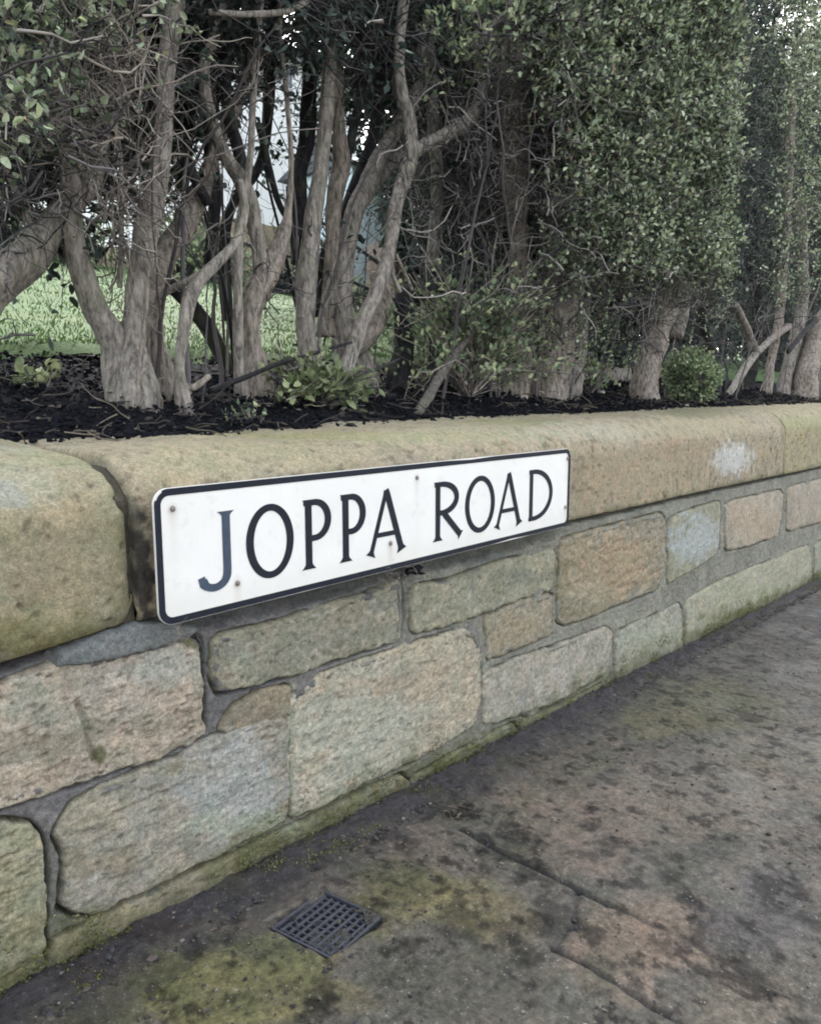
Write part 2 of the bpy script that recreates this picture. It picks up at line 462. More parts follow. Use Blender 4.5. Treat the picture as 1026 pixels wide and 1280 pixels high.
STONES = [  # outlines on the wall's face; tone; roughness; proud
 ([(-75, 905), (0, 862), (70, 836), (130, 824), (232, 796), (245, 803), (248, 850), (250, 910), (238, 922), (180, 945), (120, 966), (60, 985), (0, 1003), (-75, 1035)], (135, 131, 118), 1.0),
 ([(268, 800), (330, 786), (420, 757), (480, 738), (497, 730), (499, 770), (495, 796), (470, 805), (400, 826), (360, 840), (274, 863), (268, 850)], (129, 128, 114), 0.9),
 ([(277, 910), (290, 888), (320, 870), (356, 862), (357, 880), (350, 893), (315, 903)], (126, 117, 97), 0.5),
 ([(73, 1038), (95, 1006), (130, 986), (180, 966), (215, 953), (250, 932), (290, 916), (352, 898), (356, 940), (355, 1018), (300, 1048), (240, 1078), (180, 1108), (130, 1130), (98, 1138), (80, 1128), (83, 1100), (86, 1066)], (131, 129, 114), 1.2),
 ([(362, 905), (364, 872), (400, 847), (450, 830), (520, 806), (575, 789), (591, 795), (597, 812), (597, 870), (590, 900), (575, 912), (520, 945), (450, 979), (400, 1002), (366, 1017), (361, 980)], (135, 134, 120), 1.2),
 ([(-75, 1045), (0, 1031), (30, 1033), (46, 1050), (50, 1100), (49, 1180), (52, 1260), (-75, 1360)], (126, 124, 107), 1.2),
 ([(66, 1182), (130, 1148), (235, 1097), (300, 1067), (360, 1038), (440, 998), (500, 971), (507, 980), (508, 1045), (250, 1170), (66, 1270)], (129, 126, 109), 1.0),
 ([(513, 1040), (513, 975), (560, 948), (610, 922), (640, 906), (643, 915), (643, 980)], (117, 118, 95), 0.8),
 ([(649, 975), (649, 903), (700, 883), (757, 853), (759, 925)], (105, 106, 82), 0.8),
 ([(513, 738), (560, 728), (620, 706), (690, 688), (693, 705), (691, 732), (650, 745), (610, 761), (580, 769), (560, 777), (515, 787)], (125, 125, 111), 0.9),
 ([(607, 773), (650, 754), (688, 744), (687, 788), (680, 792), (640, 810), (607, 822)], (126, 123, 109), 0.9),
 ([(603, 850), (612, 840), (650, 824), (720, 799), (755, 787), (762, 792), (762, 820), (755, 841), (700, 872), (647, 891), (604, 903)], (134, 132, 119), 1.0),
 ([(700, 678), (730, 668), (800, 649), (824, 644), (829, 652), (827, 700), (819, 736), (760, 758), (706, 779), (696, 774), (697, 730)], (129, 123, 104), 1.4),
 ([(834, 650), (870, 636), (896, 629), (898, 640), (896, 690), (868, 708), (850, 719), (833, 727)], (126, 126, 113), 0.7),
 ([(904, 630), (973, 614), (977, 620), (973, 667), (935, 681), (905, 687)], (136, 129, 113), 0.7),
 ([(981, 611), (1040, 596), (1085, 585), (1085, 636), (1040, 647), (981, 664)], (131, 125, 109), 0.9),
 ([(768, 792), (810, 773), (846, 756), (850, 765), (850, 840), (768, 915)], (132, 132, 118), 1.0),
 ([(855, 752), (900, 727), (960, 702), (1008, 682), (1012, 700), (1012, 745), (855, 830)], (133, 133, 119), 1.0),
 ([(1016, 680), (1060, 664), (1085, 655), (1085, 725), (1016, 755)], (130, 129, 114), 1.0),
]

def chaikin(P, it=1):
    P = np.asarray(P, float)
    for _ in range(it):
        Q = np.roll(P, -1, 0)
        P = np.stack([P * .93 + Q * .07, P * .07 + Q * .93], 1).reshape(-1, 2)
    return P

def sdf(poly, X, Z):
    """Signed distance, positive inside."""
    p = np.stack([X.ravel(), Z.ravel()], 1)
    d2 = np.full(len(p), 1e9); inside = np.zeros(len(p), bool)
    for a, b in zip(poly, np.roll(poly, -1, 0)):
        e = b - a
        w = p - a
        t = np.clip((w @ e) / max(e @ e, 1e-12), 0, 1)
        d2 = np.minimum(d2, ((w - t[:, None] * e) ** 2).sum(1))
        c = ((a[1] <= p[:, 1]) != (b[1] <= p[:, 1]))
        xi = a[0] + (p[:, 1] - a[1]) * e[0] / (e[1] if abs(e[1]) > 1e-12 else 1e-12)
        inside ^= c & (p[:, 0] < xi)
    d = np.sqrt(d2)
    return np.where(inside, d, -d).reshape(X.shape)

polys = []
for pts, tone, amp in STONES:
    q = at_y([p[0] for p in pts], [p[1] for p in pts], 0.0)
    polys.append((chaikin(q[:, [0, 2]]), tone, amp))
# plain continuation of the same rubble, left of and beyond the photographed stretch
def run_on(x0, x1, step):
    x = x0
    while x < x1 - .03:
        zt = 0.405 if x < 1 else 0.375
        g = float(ground_z(x)) - 0.05
        cuts = [zt, zt - 0.14 - rng.uniform(-.02, .03), zt - 0.29, g]
        w0 = min(step * rng.uniform(0.8, 1.3), x1 - x)
        for a, b in zip(cuts[:-1], cuts[1:]):
            if a - b < 0.06: continue
            k = 1 if rng.random() < 0.5 else 2
            for j in range(k):
                xa, xb = x + j * w0 / k + .007, x + (j + 1) * w0 / k - .007
                P = np.array([(xa, a - .006), (xb, a - .006), (xb, b + .006), (xa, b + .006)]) + rng.normal(0, .004, (4, 2))
                polys.append((chaikin(np.array([P[0], (P[0] + P[1]) / 2, P[1], P[2], (P[2] + P[3]) / 2, P[3]])),
                              [(131, 127, 114), (133, 126, 109), (126, 124, 112)][rng.integers(3)], 1.0))
        x += w0
run_on(-1.3, float(at_y(-75, 900, 0)[0]) - .01, 0.42)
run_on(float(at_y(1085, 600, 0)[0]) + .02, 9.0, 0.5)

MOSS_C = srgb(88, 90, 58); DAMP_C = srgb(76, 72, 62)
def wall_weather(P, col, moss_k=1.0):
    h = P[:, 2] - ground_z(P[:, 0])
    n = fbm(P, 16, 4, 91); n2 = fbm(P, 60, 3, 92)
    m = (1 - sstep(0.0, 0.085, h + n * 0.06 + n2 * .02)) * 0.72 * moss_k
    col = col * (1 - m[:, None]) + MOSS_C * m[:, None]
    dmp = (1 - sstep(-0.01, 0.05, h + n2 * 0.03)) * 0.7
    col = col * (1 - dmp[:, None]) + DAMP_C * dmp[:, None]
    return col

WALL_BLOBS = [(760, 712, 58, 48, (146, 126, 98), .5), (940, 650, 36, 26, (150, 130, 106), .4), (640, 790, 36, 26, (134, 122, 98), .4), (260, 1115, 70, 20, (66, 66, 42), .85), (420, 1048, 60, 13, (76, 76, 48), .85), (580, 962, 60, 12, (74, 76, 46), .85), (700, 905, 55, 14, (84, 84, 48), .85), (190, 1168, 60, 13, (70, 58, 50), .8), (820, 850, 50, 9, (88, 90, 56), .7), (15, 1240, 50, 22, (84, 84, 52), .8), (930, 770, 60, 8, (92, 92, 58), .7), (40, 930, 70, 30, (112, 108, 92), .5), (480, 860, 100, 20, (138, 120, 98), .4), (700, 735, 12, 45, (78, 76, 52), .6), (760, 765, 70, 10, (86, 80, 56), .6), (140, 1075, 50, 25, (112, 104, 82), .5), (240, 960, 50, 14, (120, 112, 84), .5), (20, 1130, 40, 60, (118, 114, 84), .5), (640, 720, 50, 12, (104, 104, 92), .6), (380, 790, 90, 14, (116, 114, 100), .5), (290, 985, 70, 75, (141, 144, 140), .6), (450, 920, 80, 80, (142, 146, 134), .45), (560, 860, 45, 50, (148, 138, 119), .5),
              (330, 1030, 120, 18, (140, 145, 127), .6), (870, 675, 36, 34, (144, 148, 146), .8), (730, 745, 40, 30, (132, 125, 105), .5),
              (210, 835, 50, 26, (141, 142, 132), .6), (45, 880, 60, 40, (136, 138, 125), .5), (120, 1010, 60, 30, (133, 127, 108), .6),
              (260, 1130, 60, 40, (137, 125, 112), .5), (120, 1170, 60, 20, (148, 139, 121), .6), (25, 1050, 30, 20, (133, 130, 104), .6),
              (620, 905, 30, 14, (135, 136, 116), .6), (820, 800, 50, 20, (138, 140, 123), .6), (930, 740, 60, 14, (139, 140, 117), .6),
              (100, 985, 40, 8, (88, 86, 65), .7), (125, 945, 12, 14, (75, 78, 45), .8), (240, 800, 12, 12, (87, 88, 57), .8),
              (190, 1110, 90, 22, (145, 134, 121), .4), (720, 700, 25, 20, (127, 117, 96), .5)]
srng = np.random.default_rng(5)
for k, (poly, tone, amp) in enumerate(polys):
    tone = tuple(np.array(tone) * srng.uniform(.94, 1.06) * np.array([1.02 + srng.uniform(-.02, .025), 1.0, 1.0 + srng.uniform(-.05, .03)])); strat = srng.choice([1.0, 2.2, 4.5])
    x0, z0 = poly.min(0) - .012; x1, z1 = poly.max(0) + .012
    cx = (x0 + x1) / 2
    s = max(0.0019 * math.hypot(cx, CAM_D) / 0.95, 0.0019) if 0.1 < cx < 5.3 else 0.012
    X, Z = np.meshgrid(np.arange(x0, x1 + s, s), np.arange(z0, z1 + s, s), indexing='ij')
    P3 = np.stack([X, np.full_like(X, k * .37), Z], -1)
    d = sdf(poly, X, Z) + .0050 + fbm(P3, 55, 3, 3 + k) * 0.0055 + fbm(P3, 14, 2, 8 + k) * .0045
    R = 0.0055
    t = np.clip((d + 0.004) / R, 0, 1)
    prof = np.sqrt(1 - (1 - t) ** 2)
    face = 0.0055 + fbm(P3, 7, 2, 30 + k) * 0.005 * amp + np.clip(d, 0, .05) * 0.03
    rockf = fbm(P3 * np.array([1 / math.sqrt(strat), 1, strat]), 34, 5, 60 + k, 0.6)
    face += rockf * 0.0032 * amp + fbm(P3, 130, 3, 90 + k) * 0.0014 * amp
    pit = fbm(P3 * np.array([1, 1, 2.2]), 95, 3, 120 + k)
    face -= np.maximum(pit - 0.22, 0) * 0.010 * amp
    if k == 0:    # a settled crack across the big left block
        cr = at_y([96, 103, 110, 116], [878, 900, 925, 950])[:, [0, 2]]
        dc = np.full(X.shape, 9.0)
        for a, b in zip(cr[:-1], cr[1:]):
            e = b - a; w = np.stack([X - a[0], Z - a[1]], -1); tt = np.clip((w @ e) / (e @ e), 0, 1)
            dc = np.minimum(dc, np.linalg.norm(w - tt[..., None] * e, axis=-1))
        face -= 0.007 * np.exp(-(dc / .0035) ** 2)
    h = -0.03 + (0.03 + face) * prof
    V = np.stack([X, -h, Z], -1).reshape(-1, 3)
    nu, nv = X.shape
    dk = d > -0.005
    keep = dk[:-1, :-1] | dk[1:, :-1] | dk[:-1, 1:] | dk[1:, 1:]
    col = np.tile(srgb(*tone), (len(V), 1))
    Pf = P3.reshape(-1, 3)
    a = fbm(Pf, 22, 4, 150); b = fbm(Pf, 22, 4, 160); c = fbm(Pf, 75, 3, 170)
    col = col * (1 + 0.22 * a[:, None]) * (1 + np.stack([0.07 * b, 0 * b, -0.10 * b], 1)) * (1 + 0.26 * c[:, None])
    edge = (1 - sstep(0.0, 0.012, d.reshape(-1))) * 0.25
    col = col * (1 - edge[:, None]) + srgb(112, 108, 86) * edge[:, None]
    pitc = sstep(0.2, 0.45, pit.reshape(-1)) * .45 * min(amp, 1)
    col = col * (1 - pitc[:, None]) + srgb(105, 92, 80) * pitc[:, None]
    col = blobs_mix(V, col, WALL_BLOBS)
    col = wall_weather(V, col)
    V, Fq, col = compact(V, grid_faces(nu, nv, keep), col)
    mesh_obj('wall_stone', V, Fq, M_STONE, wall, col)

# mortar bed: one uneven sheet between and slightly over the stones
def mortar(x0, x1, s, fine=True):
    xs = [x0]
    while xs[-1] < x1: xs.append(xs[-1] + s * (max(1, math.hypot(xs[-1], CAM_D) / 0.95) if fine else 1))
    xs = np.array(xs); zs = np.arange(-0.5, 0.44, s)
    zs = zs[(zs > float(ground_z(x1)) - .08)]
    X, Z = np.meshgrid(xs, zs, indexing='ij')
    P3 = np.stack([X, np.zeros_like(X), Z], -1)
    D = np.full(X.shape, -1.0)
    for poly, _, _ in polys:
        lo, hi = poly.min(0) - .05, poly.max(0) + .05
        ix = np.where((xs > lo[0]) & (xs < hi[0]))[0]; iz = np.where((zs > lo[1]) & (zs < hi[1]))[0]
        if len(ix) and len(iz):
            sl = np.ix_(ix, iz)
            D[sl] = np.maximum(D[sl], sdf(poly, X[sl], Z[sl]))
    n = fbm(P3, 30, 4, 201); n2 = fbm(P3, 9, 2, 207); n3 = fbm(P3, 150, 3, 209)
    h = 0.0032 + n * 0.0038 + n3 * .0026 - np.clip(-D - .004, 0, .02) * .08
    crk = np.exp(-((D + fbm(P3, 60, 3, 213) * .002 + 0.0066) / (0.0022 * max(1, s / .002))) ** 2)
    h -= 0.045 * crk * sstep(-0.40, -0.12, n2 + .35 * fbm(P3, 26, 2, 215))
    # the raggedly filled bed under the coping, raked out deepest below the plate
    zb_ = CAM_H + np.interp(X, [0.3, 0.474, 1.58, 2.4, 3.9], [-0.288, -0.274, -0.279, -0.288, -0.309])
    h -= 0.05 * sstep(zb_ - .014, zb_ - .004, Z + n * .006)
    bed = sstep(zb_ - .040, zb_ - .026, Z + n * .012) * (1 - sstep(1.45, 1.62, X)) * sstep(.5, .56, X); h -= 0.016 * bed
    h -= 0.03 * sstep(0.395, 0.42, Z + n * .012) * (1 - sstep(0.47, 0.52, X)) * (1 - 0 * X)
    h = np.where(D > 0.006, -0.02, h)
    V = np.stack([X, -h, Z], -1).reshape(-1, 3)
    c = fbm(P3, 18, 4, 220).reshape(-1, 1)
    xw = sstep(300, 620, to_px(V)[0])[:, None]; lowm = sstep(.22, .10, V[:, 2] - ground_z(V[:, 0]))[:, None]; xw = np.maximum(xw, .8 * lowm)
    col = (srgb(106, 103, 101) * (1 - xw) + srgb(121, 119, 107) * xw) * (1 + .30 * c) * (1 + .2 * fbm(P3.reshape(-1, 3), 60, 3, 222)[:, None])
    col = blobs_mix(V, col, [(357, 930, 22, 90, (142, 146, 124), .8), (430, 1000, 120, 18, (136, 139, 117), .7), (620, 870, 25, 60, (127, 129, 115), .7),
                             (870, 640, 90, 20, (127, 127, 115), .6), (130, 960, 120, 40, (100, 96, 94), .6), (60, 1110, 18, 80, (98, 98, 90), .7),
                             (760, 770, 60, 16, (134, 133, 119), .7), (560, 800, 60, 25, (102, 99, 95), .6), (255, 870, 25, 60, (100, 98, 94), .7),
                             (400, 745, 200, 14, (74, 77, 73), .6), (600, 700, 90, 12, (80, 84, 82), .6)])  # last two strips paint the shade along the plate's lower edge
    bw = .55 * bed.reshape(-1, 1); col = col * (1 - bw) + srgb(62, 63, 62) * bw  # shade under sign and coping, painted into the recessed bed's colour
    col = wall_weather(V, col)
    keepv = (D > 0.016)
    keep = ~(keepv[:-1, :-1] & keepv[1:, :-1] & keepv[:-1, 1:] & keepv[1:, 1:])
    V, Fq, col = compact(V, grid_faces(*X.shape, keep), col)
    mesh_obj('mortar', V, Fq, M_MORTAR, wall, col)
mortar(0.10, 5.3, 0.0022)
mortar(-1.3, 0.10, 0.012, False)
mortar(5.3, 9.0, 0.014, False)

# the grey smear of repair mortar under the left coping stone
def slab(px, Y, thick, name, tone, seed, parent, mat):
    q = at_y([p[0] for p in px], [p[1] for p in px], Y)
    poly = chaikin(q[:, [0, 2]])
    (x0, z0), (x1, z1) = poly.min(0) - .008, poly.max(0) + .008
    s = .002
    X, Z = np.meshgrid(np.arange(x0, x1, s), np.arange(z0, z1, s), indexing='ij')
    P3 = np.stack([X, X * 0, Z], -1)
    d = sdf(poly, X, Z) + fbm(P3, 60, 3, seed) * .004
    t = np.clip((d + .003) / .008, 0, 1)
    h = -.02 + (.02 + thick + fbm(P3, 40, 4, seed + 3) * .004) * np.sqrt(1 - (1 - t) ** 2)
    V = np.stack([X, Y - h, Z], -1).reshape(-1, 3)
    dk = d > -.004; keep = dk[:-1, :-1] | dk[1:, 1:]
    col = srgb(*tone) * (1 + .25 * fbm(P3.reshape(-1, 3), 30, 4, seed + 5)[:, None])
    V, Fq, col = compact(V, grid_faces(*X.shape, keep), col)
    return mesh_obj(name, V, Fq, mat, parent, col)
slab([(68, 833), (72, 815), (110, 797), (165, 779), (210, 775), (245, 783), (235, 795), (170, 815), (130, 824)], 0.0, .014, 'mortar_repair', (112, 114, 111), 310, wall, M_MORTAR)

# coping stones: a bulging roll-topped section swept along the wall
def coping(xa, xb, end_r, bulge, seed, tone, blobs, s0=None):
    u = [xa]
    while u[-1] < xb - 1e-6:
        st = s0 or 0.0022 * max(1, math.hypot(u[-1], CAM_D) / 0.95)
        u.append(min(xb, u[-1] + st))
    u = np.array(u)
    prof = []                       # (y, f) where f is 0 at the bottom, 1 at the roll's top
    a_y, a_z = 0.12, 0.40
    for y in np.linspace(0.06, -0.012, 7)[:-1]: prof.append((y, 0.0))
    for f in np.linspace(0.0, 1 - a_z, 52)[:-1]: prof.append((-0.012, f))
    for t in np.linspace(0, math.pi / 2, 48): prof.append((-0.012 + a_y * (1 - math.cos(t)), 1 - a_z + a_z * math.sin(t) * 0.93))
    for y in np.linspace(a_y - .012, 0.30, 40)[1:]: prof.append((y, 0.972 + 0.028 * (y - a_y) / 0.18))
    prof = np.array(prof); py, pf = prof[:, 0], prof[:, 1]
    zb = CAM_H + np.interp(u, [0.3, 0.474, 1.58, 2.4, 3.9], [-0.288, -0.274, -0.279, -0.288, -0.309])
    zt = cope_back_z(u)
    Z = zb[:, None] + (zt - zb)[:, None] * pf[None]
    Y = np.repeat(py[None], len(u), 0)
    X = np.repeat(u[:, None], len(py), 1)
    # outward normal of the profile, and how rounded the stone is towards its ends and its lower edge
    g = np.stack([np.gradient(Y, axis=1), np.gradient(Z, axis=1)], -1); g = unit(g)
    ny, nz = -g[..., 1], g[..., 0]
    dist = np.minimum(u - xa, xb - u)[:, None]
    te = np.clip(dist / end_r, 0, 1)
    off = -end_r * 0.8 * (1 - np.sqrt(np.clip(1 - (1 - te) ** 2, 0, 1)))
    low = np.clip((Z - zb[:, None]) / bulge, 0, 1)
    off = off - bulge * 0.5 * (1 - np.sqrt(1 - (1 - low) ** 2)) * (py[None] < 0.05)
    P3 = np.stack([X, Y, Z], -1)
    off = off + fbm(P3, 6, 2, seed) * 0.007 + fbm(P3, 26, 4, seed + 2, .6) * 0.0026 + fbm(P3, 110, 3, seed + 4) * 0.0013
    pit = fbm(P3, 80, 3, seed + 8)
    off = off - np.maximum(pit - .25, 0) * .010
    Y = Y + ny * off; Z = Z + nz * off
    V = np.stack([X, Y, Z], -1).reshape(-1, 3)
    Pf = P3.reshape(-1, 3)
    a = fbm(Pf, 14, 4, seed + 20); b = fbm(Pf, 20, 4, seed + 30); c = fbm(Pf, 65, 3, seed + 40)
    col = np.tile(srgb(*tone), (len(V), 1)) * (1 + .2 * a[:, None]) * (1 + np.stack([.07 * b, 0 * b, -.12 * b], 1)) * (1 + .24 * c[:, None])
    # algae on the weather face at the top, damp dirt along the underside
    alg = sstep(0.70, 0.95, np.repeat(pf[None], len(u), 0).reshape(-1) + .25 * a) * 0.45
    col = col * (1 - alg[:, None]) + srgb(126, 120, 97) * alg[:, None]
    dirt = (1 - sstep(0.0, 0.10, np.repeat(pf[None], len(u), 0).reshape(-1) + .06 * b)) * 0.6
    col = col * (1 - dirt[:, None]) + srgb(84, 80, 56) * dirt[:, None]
    col = col * (1 - (sstep(.2, .45, pit.reshape(-1)) * .35)[:, None])
    col = blobs_mix(V, col, blobs)
    Fq = grid_faces(len(u), len(py))
    n0 = len(V)
    # end caps
    e0 = np.arange(len(py)); e1 = (len(u) - 1) * len(py) + e0
    cap = np.array([V[e0].mean(0), V[e1].mean(0)])
    V = np.concatenate([V, cap]); col = np.concatenate([col, [col.mean(0)] * 2])
    t0 = np.stack([e0[:-1], e0[1:], e0[:-1] * 0 + n0], 1); t1 = np.stack([e1[1:], e1[:-1], e1[:-1] * 0 + n0 + 1], 1)
    return mesh_obj('coping_stone', V, [Fq, np.concatenate([t0, t1])], M_COPE, wall, col)

c1 = coping(-0.55, 0.4745, 0.028, 0.030, 400, (126, 119, 97), [(150, 700, 20, 90, (104, 102, 74), .5), (70, 800, 110, 22, (86, 82, 52), .8), (90, 650, 60, 26, (136, 124, 98), .5), (40, 740, 40, 20, (122, 108, 84), .5), (20, 600, 60, 40, (137, 135, 116), .6), (10, 625, 25, 20, (124, 128, 120), .6), (80, 700, 90, 60, (127, 118, 97), .5), (60, 785, 90, 26, (112, 108, 78), .6), (145, 610, 20, 60, (120, 121, 97), .5), (75, 575, 90, 12, (127, 126, 97), .6)])
c1['label'] = 'bulging left coping stone with worn rounded end'
c2 = coping(0.4775, 3.24, 0.009, 0.012, 430, (136, 126, 106), [(450, 545, 200, 7, (122, 122, 80), .6), (300, 560, 120, 14, (130, 122, 96), .5), (640, 528, 90, 6, (118, 120, 84), .5), (780, 600, 80, 30, (140, 122, 98), .5), (850, 560, 60, 20, (142, 126, 102), .5), (915, 573, 26, 22, (172, 172, 168), .75), (300, 575, 160, 26, (136, 130, 105), .6), (560, 545, 120, 14, (137, 133, 108), .6), (740, 540, 90, 14, (146, 142, 124), .6), (860, 535, 90, 12, (136, 129, 104), .6), (800, 590, 90, 40, (139, 129, 107), .5), (160, 700, 30, 80, (81, 79, 67), .8), (180, 715, 17, 75, (49, 45, 40), 1), (870, 515, 60, 8, (103, 101, 76), .8)])
c3 = coping(3.246, 5.9, 0.004, 0.010, 460, (136, 128, 102), [(1000, 530, 60, 10, (127, 127, 92), .6)])
for xa, xb in ((-1.3, -0.56), (5.905, 7.6), (7.605, 9.0)):
    coping(xa, xb, 0.012, 0.012, 480, (134, 126, 106), [], 0.015)
g = np.stack(np.meshgrid(np.linspace(.462, .492, 10), np.linspace(0.0, .27, 50), np.linspace(.43, .615, 50), indexing='ij'), -1)
def shell(g):
    Vs, Q, o = [], [], 0
    for ax_ in range(3):
        for s_ in (0, -1):
            f_ = np.take(g, s_, axis=ax_); a_, b_ = f_.shape[:2]
            Vs.append(f_.reshape(-1, 3)); q_ = grid_faces(a_, b_) + o; Q.append(q_ if (s_ == 0) == (ax_ == 1) else q_[:, ::-1]); o += a_ * b_
    return np.concatenate(Vs), np.concatenate(Q)
V, Q = shell(g); V[:, 1] += fbm(V, 35, 3, 495) * .008 + np.clip(V[:, 2] - .575, 0, 1) * 1.2; V[:, 2] += fbm(V, 40, 2, 496) * .004
mesh_obj('joint_mortar', V, Q, M_MORTAR, wall, np.tile(srgb(70, 66, 54), (len(V), 1)))
# core of the wall behind the facing, so that the joints have a bottom
xs = np.linspace(-1.3, 9.0, 60); zz = np.array([-0.52, 0.40])
V = np.concatenate([np.stack([xs, xs * 0 + 0.045, ground_z(xs) - .1], 1), np.stack([xs, xs * 0 + .045, xs * 0 + .5], 1), np.stack([xs, xs * 0 + 0.29, xs * 0 + .5], 1), np.stack([xs, xs * 0 + 0.29, ground_z(xs) - .1], 1)])
i = np.arange(59)
Fq = np.concatenate([np.stack([i + 60 * k, i + 1 + 60 * k, i + 1 + 60 * ((k + 1) % 4), i + 60 * ((k + 1) % 4)], 1) for k in range(4)])
mesh_obj('core', V, Fq, M_MORTAR, wall, np.tile(srgb(70, 66, 62), (len(V), 1)), smooth=False)

# ------------------------------------------------------------------ PAVEMENT
def pave_cols(P):
    col = np.tile(srgb(78, 77, 72), (len(P), 1))
    a = fbm(P, 9, 5, 500, .6); b = fbm(P * np.array([1, 1, 1]), 30, 4, 510); c = fbm(P, 3.5, 3, 520)
    pale = sstep(-.05, .45, a + .25 * b); col = col * (1 - pale[:, None] * .6) + srgb(98, 91, 84) * pale[:, None] * .6
    gr = sstep(0.05, .5, c + .3 * b); col = col * (1 - gr[:, None] * .5) + srgb(76, 78, 54) * gr[:, None] * .5
    B = [(200, 1225, 60, 40, (72, 82, 48), .8), (300, 1215, 120, 30, (92, 92, 62), .7), (250, 1262, 150, 25, (92, 91, 64), .7), (520, 1115, 60, 22, (104, 98, 62), .8), (400, 1235, 90, 22, (92, 88, 62), .7), (610, 1160, 34, 22, (100, 92, 70), .8), (830, 905, 90, 20, (86, 84, 60), .6), (260, 1230, 190, 70, (91, 91, 64), .8), (560, 1130, 110, 60, (95, 92, 68), .75), (640, 1150, 60, 50, (94, 88, 71), .6), (330, 1180, 70, 30, (75, 79, 55), .7),
         (560, 1230, 150, 60, (66, 66, 59), .7), (640, 1065, 70, 40, (60, 61, 54), .8), (500, 1100, 60, 40, (69, 70, 53), .7),
         (720, 1030, 90, 60, (97, 89, 82), .7), (800, 1180, 110, 60, (104, 94, 84), .8), (900, 1000, 120, 70, (95, 91, 83), .6), (980, 930, 80, 50, (98, 95, 88), .7),
         (960, 1150, 80, 60, (72, 71, 71), .85), (860, 880, 120, 40, (80, 80, 66), .6), (980, 820, 80, 40, (70, 69, 65), .7), (1000, 770, 60, 25, (66, 66, 66), .7), (940, 1240, 90, 40, (97, 91, 82), .6),
         (700, 960, 60, 30, (73, 70, 62), .6), (840, 1090, 60, 30, (70, 70, 63), .6), (900, 1060, 40, 20, (66, 66, 63), .7), (745, 1215, 20, 40, (65, 66, 55), .6), (150, 1270, 60, 20, (72, 74, 52), .7), (430, 1250, 70, 26, (85, 82, 67), .6)]
    col = blobs_mix(P, col, B, 530, 14, .9)
    dk = sstep(.12, .34, fbm(P, 42, 4, 540, .6)); col = col * (1 - .68 * dk[:, None])
    dk2 = sstep(.18, .34, fbm(P, 13, 5, 545, .65)); col = col * (1 - .5 * dk2[:, None])
    return col

joints = [(at_ground(*zip(*pl)), st_) for pl, st_ in zip(([(575, 1036), (620, 1062), (680, 1092), (760, 1132)], [(760, 1132), (850, 1170), (930, 1216), (1040, 1262)], [(690, 1187), (730, 1205), (790, 1240), (850, 1278), (900, 1310)], [(690, 1187), (716, 1158), (722, 1112)]), (1, .35, 1, .6))]
def poly_dist(P, line):
    d = np.full(len(P), 9.0)
    for a, b in zip(line[:-1], line[1:]):
        e = (b - a)[:2]; w = P[:, :2] - a[:2]; t = np.clip((w @ e) / (e @ e), 0, 1)
        d = np.minimum(d, np.linalg.norm(w - t[:, None] * e, axis=1))
    return d

def axis(lo, hi, c0, c1, fine, growth=1.09):
    a = list(np.arange(c0, c1, fine)); s = fine
    while a[-1] < hi: s *= growth; a.append(a[-1] + s)
    s = fine
    while a[0] > lo: s *= growth; a.insert(0, a[0] - s)
    return np.array(a)
X, Y = np.meshgrid(axis(-30, 60, 0.15, 2.6, .004, 1.013), np.concatenate([axis(-40, -1.71, -1.71, -1.705, .012, 1.08)[:-1], np.arange(-1.7, -.861, .010), np.arange(-0.86, 0.08, .004)]), indexing='ij')
P = np.stack([X, Y, np.zeros_like(X)], -1).reshape(-1, 3)
h = fbm(P, 5, 3, 550) * .004 + fbm(P, 35, 4, 555, .6) * .0022 + fbm(P, 110, 2, 557) * .001
colp = pave_cols(np.stack([P[:, 0], P[:, 1], ground_z(P[:, 0])], 1)) * np.array([.98, .94, .89])
for jl, st_ in joints:
    dj = poly_dist(P, jl) + fbm(P, 45, 3, 560) * .003
    g = np.exp(-(dj / .0035) ** 2); h = h - .008 * g * st_
    w = np.exp(-(dj / .006) ** 2)[:, None] * .75 * st_; colp = colp * (1 - w) + srgb(42, 43, 44) * w
# the sheet stops short of the drain's pit
dl = at_ground([346, 409, 472, 409], [1154, 1108, 1148, 1206])
dc = dl.mean(0)
ax = unit((dl[1] - dl[0]) + (dl[2] - dl[3])); ay = unit((dl[3] - dl[0]) + (dl[2] - dl[1]))
la = (np.linalg.norm(dl[1] - dl[0]) + np.linalg.norm(dl[2] - dl[3])) / 2; lb = (np.linalg.norm(dl[3] - dl[0]) + np.linalg.norm(dl[2] - dl[1])) / 2
rel = P - dc; q = np.maximum(np.abs(rel[:, :2] @ ax[:2]) - la / 2, np.abs(rel[:, :2] @ ay[:2]) - lb / 2)
h = h - .0085 * (1 - sstep(-.003, .003, q + fbm(P, 60, 3, 565) * .003)) + .002 * np.exp(-((q - .006) / .006) ** 2)
wq = (1 - sstep(-.004, .002, q))[:, None]; colp = colp * (1 - .6 * wq)
P[:, 2] = ground_z(P[:, 0]) + h
tag(mesh_obj('pavement', P, grid_faces(*X.shape), M_PAVE, None, colp), kind='structure', label='worn mossy grey brown paving in front of the wall')

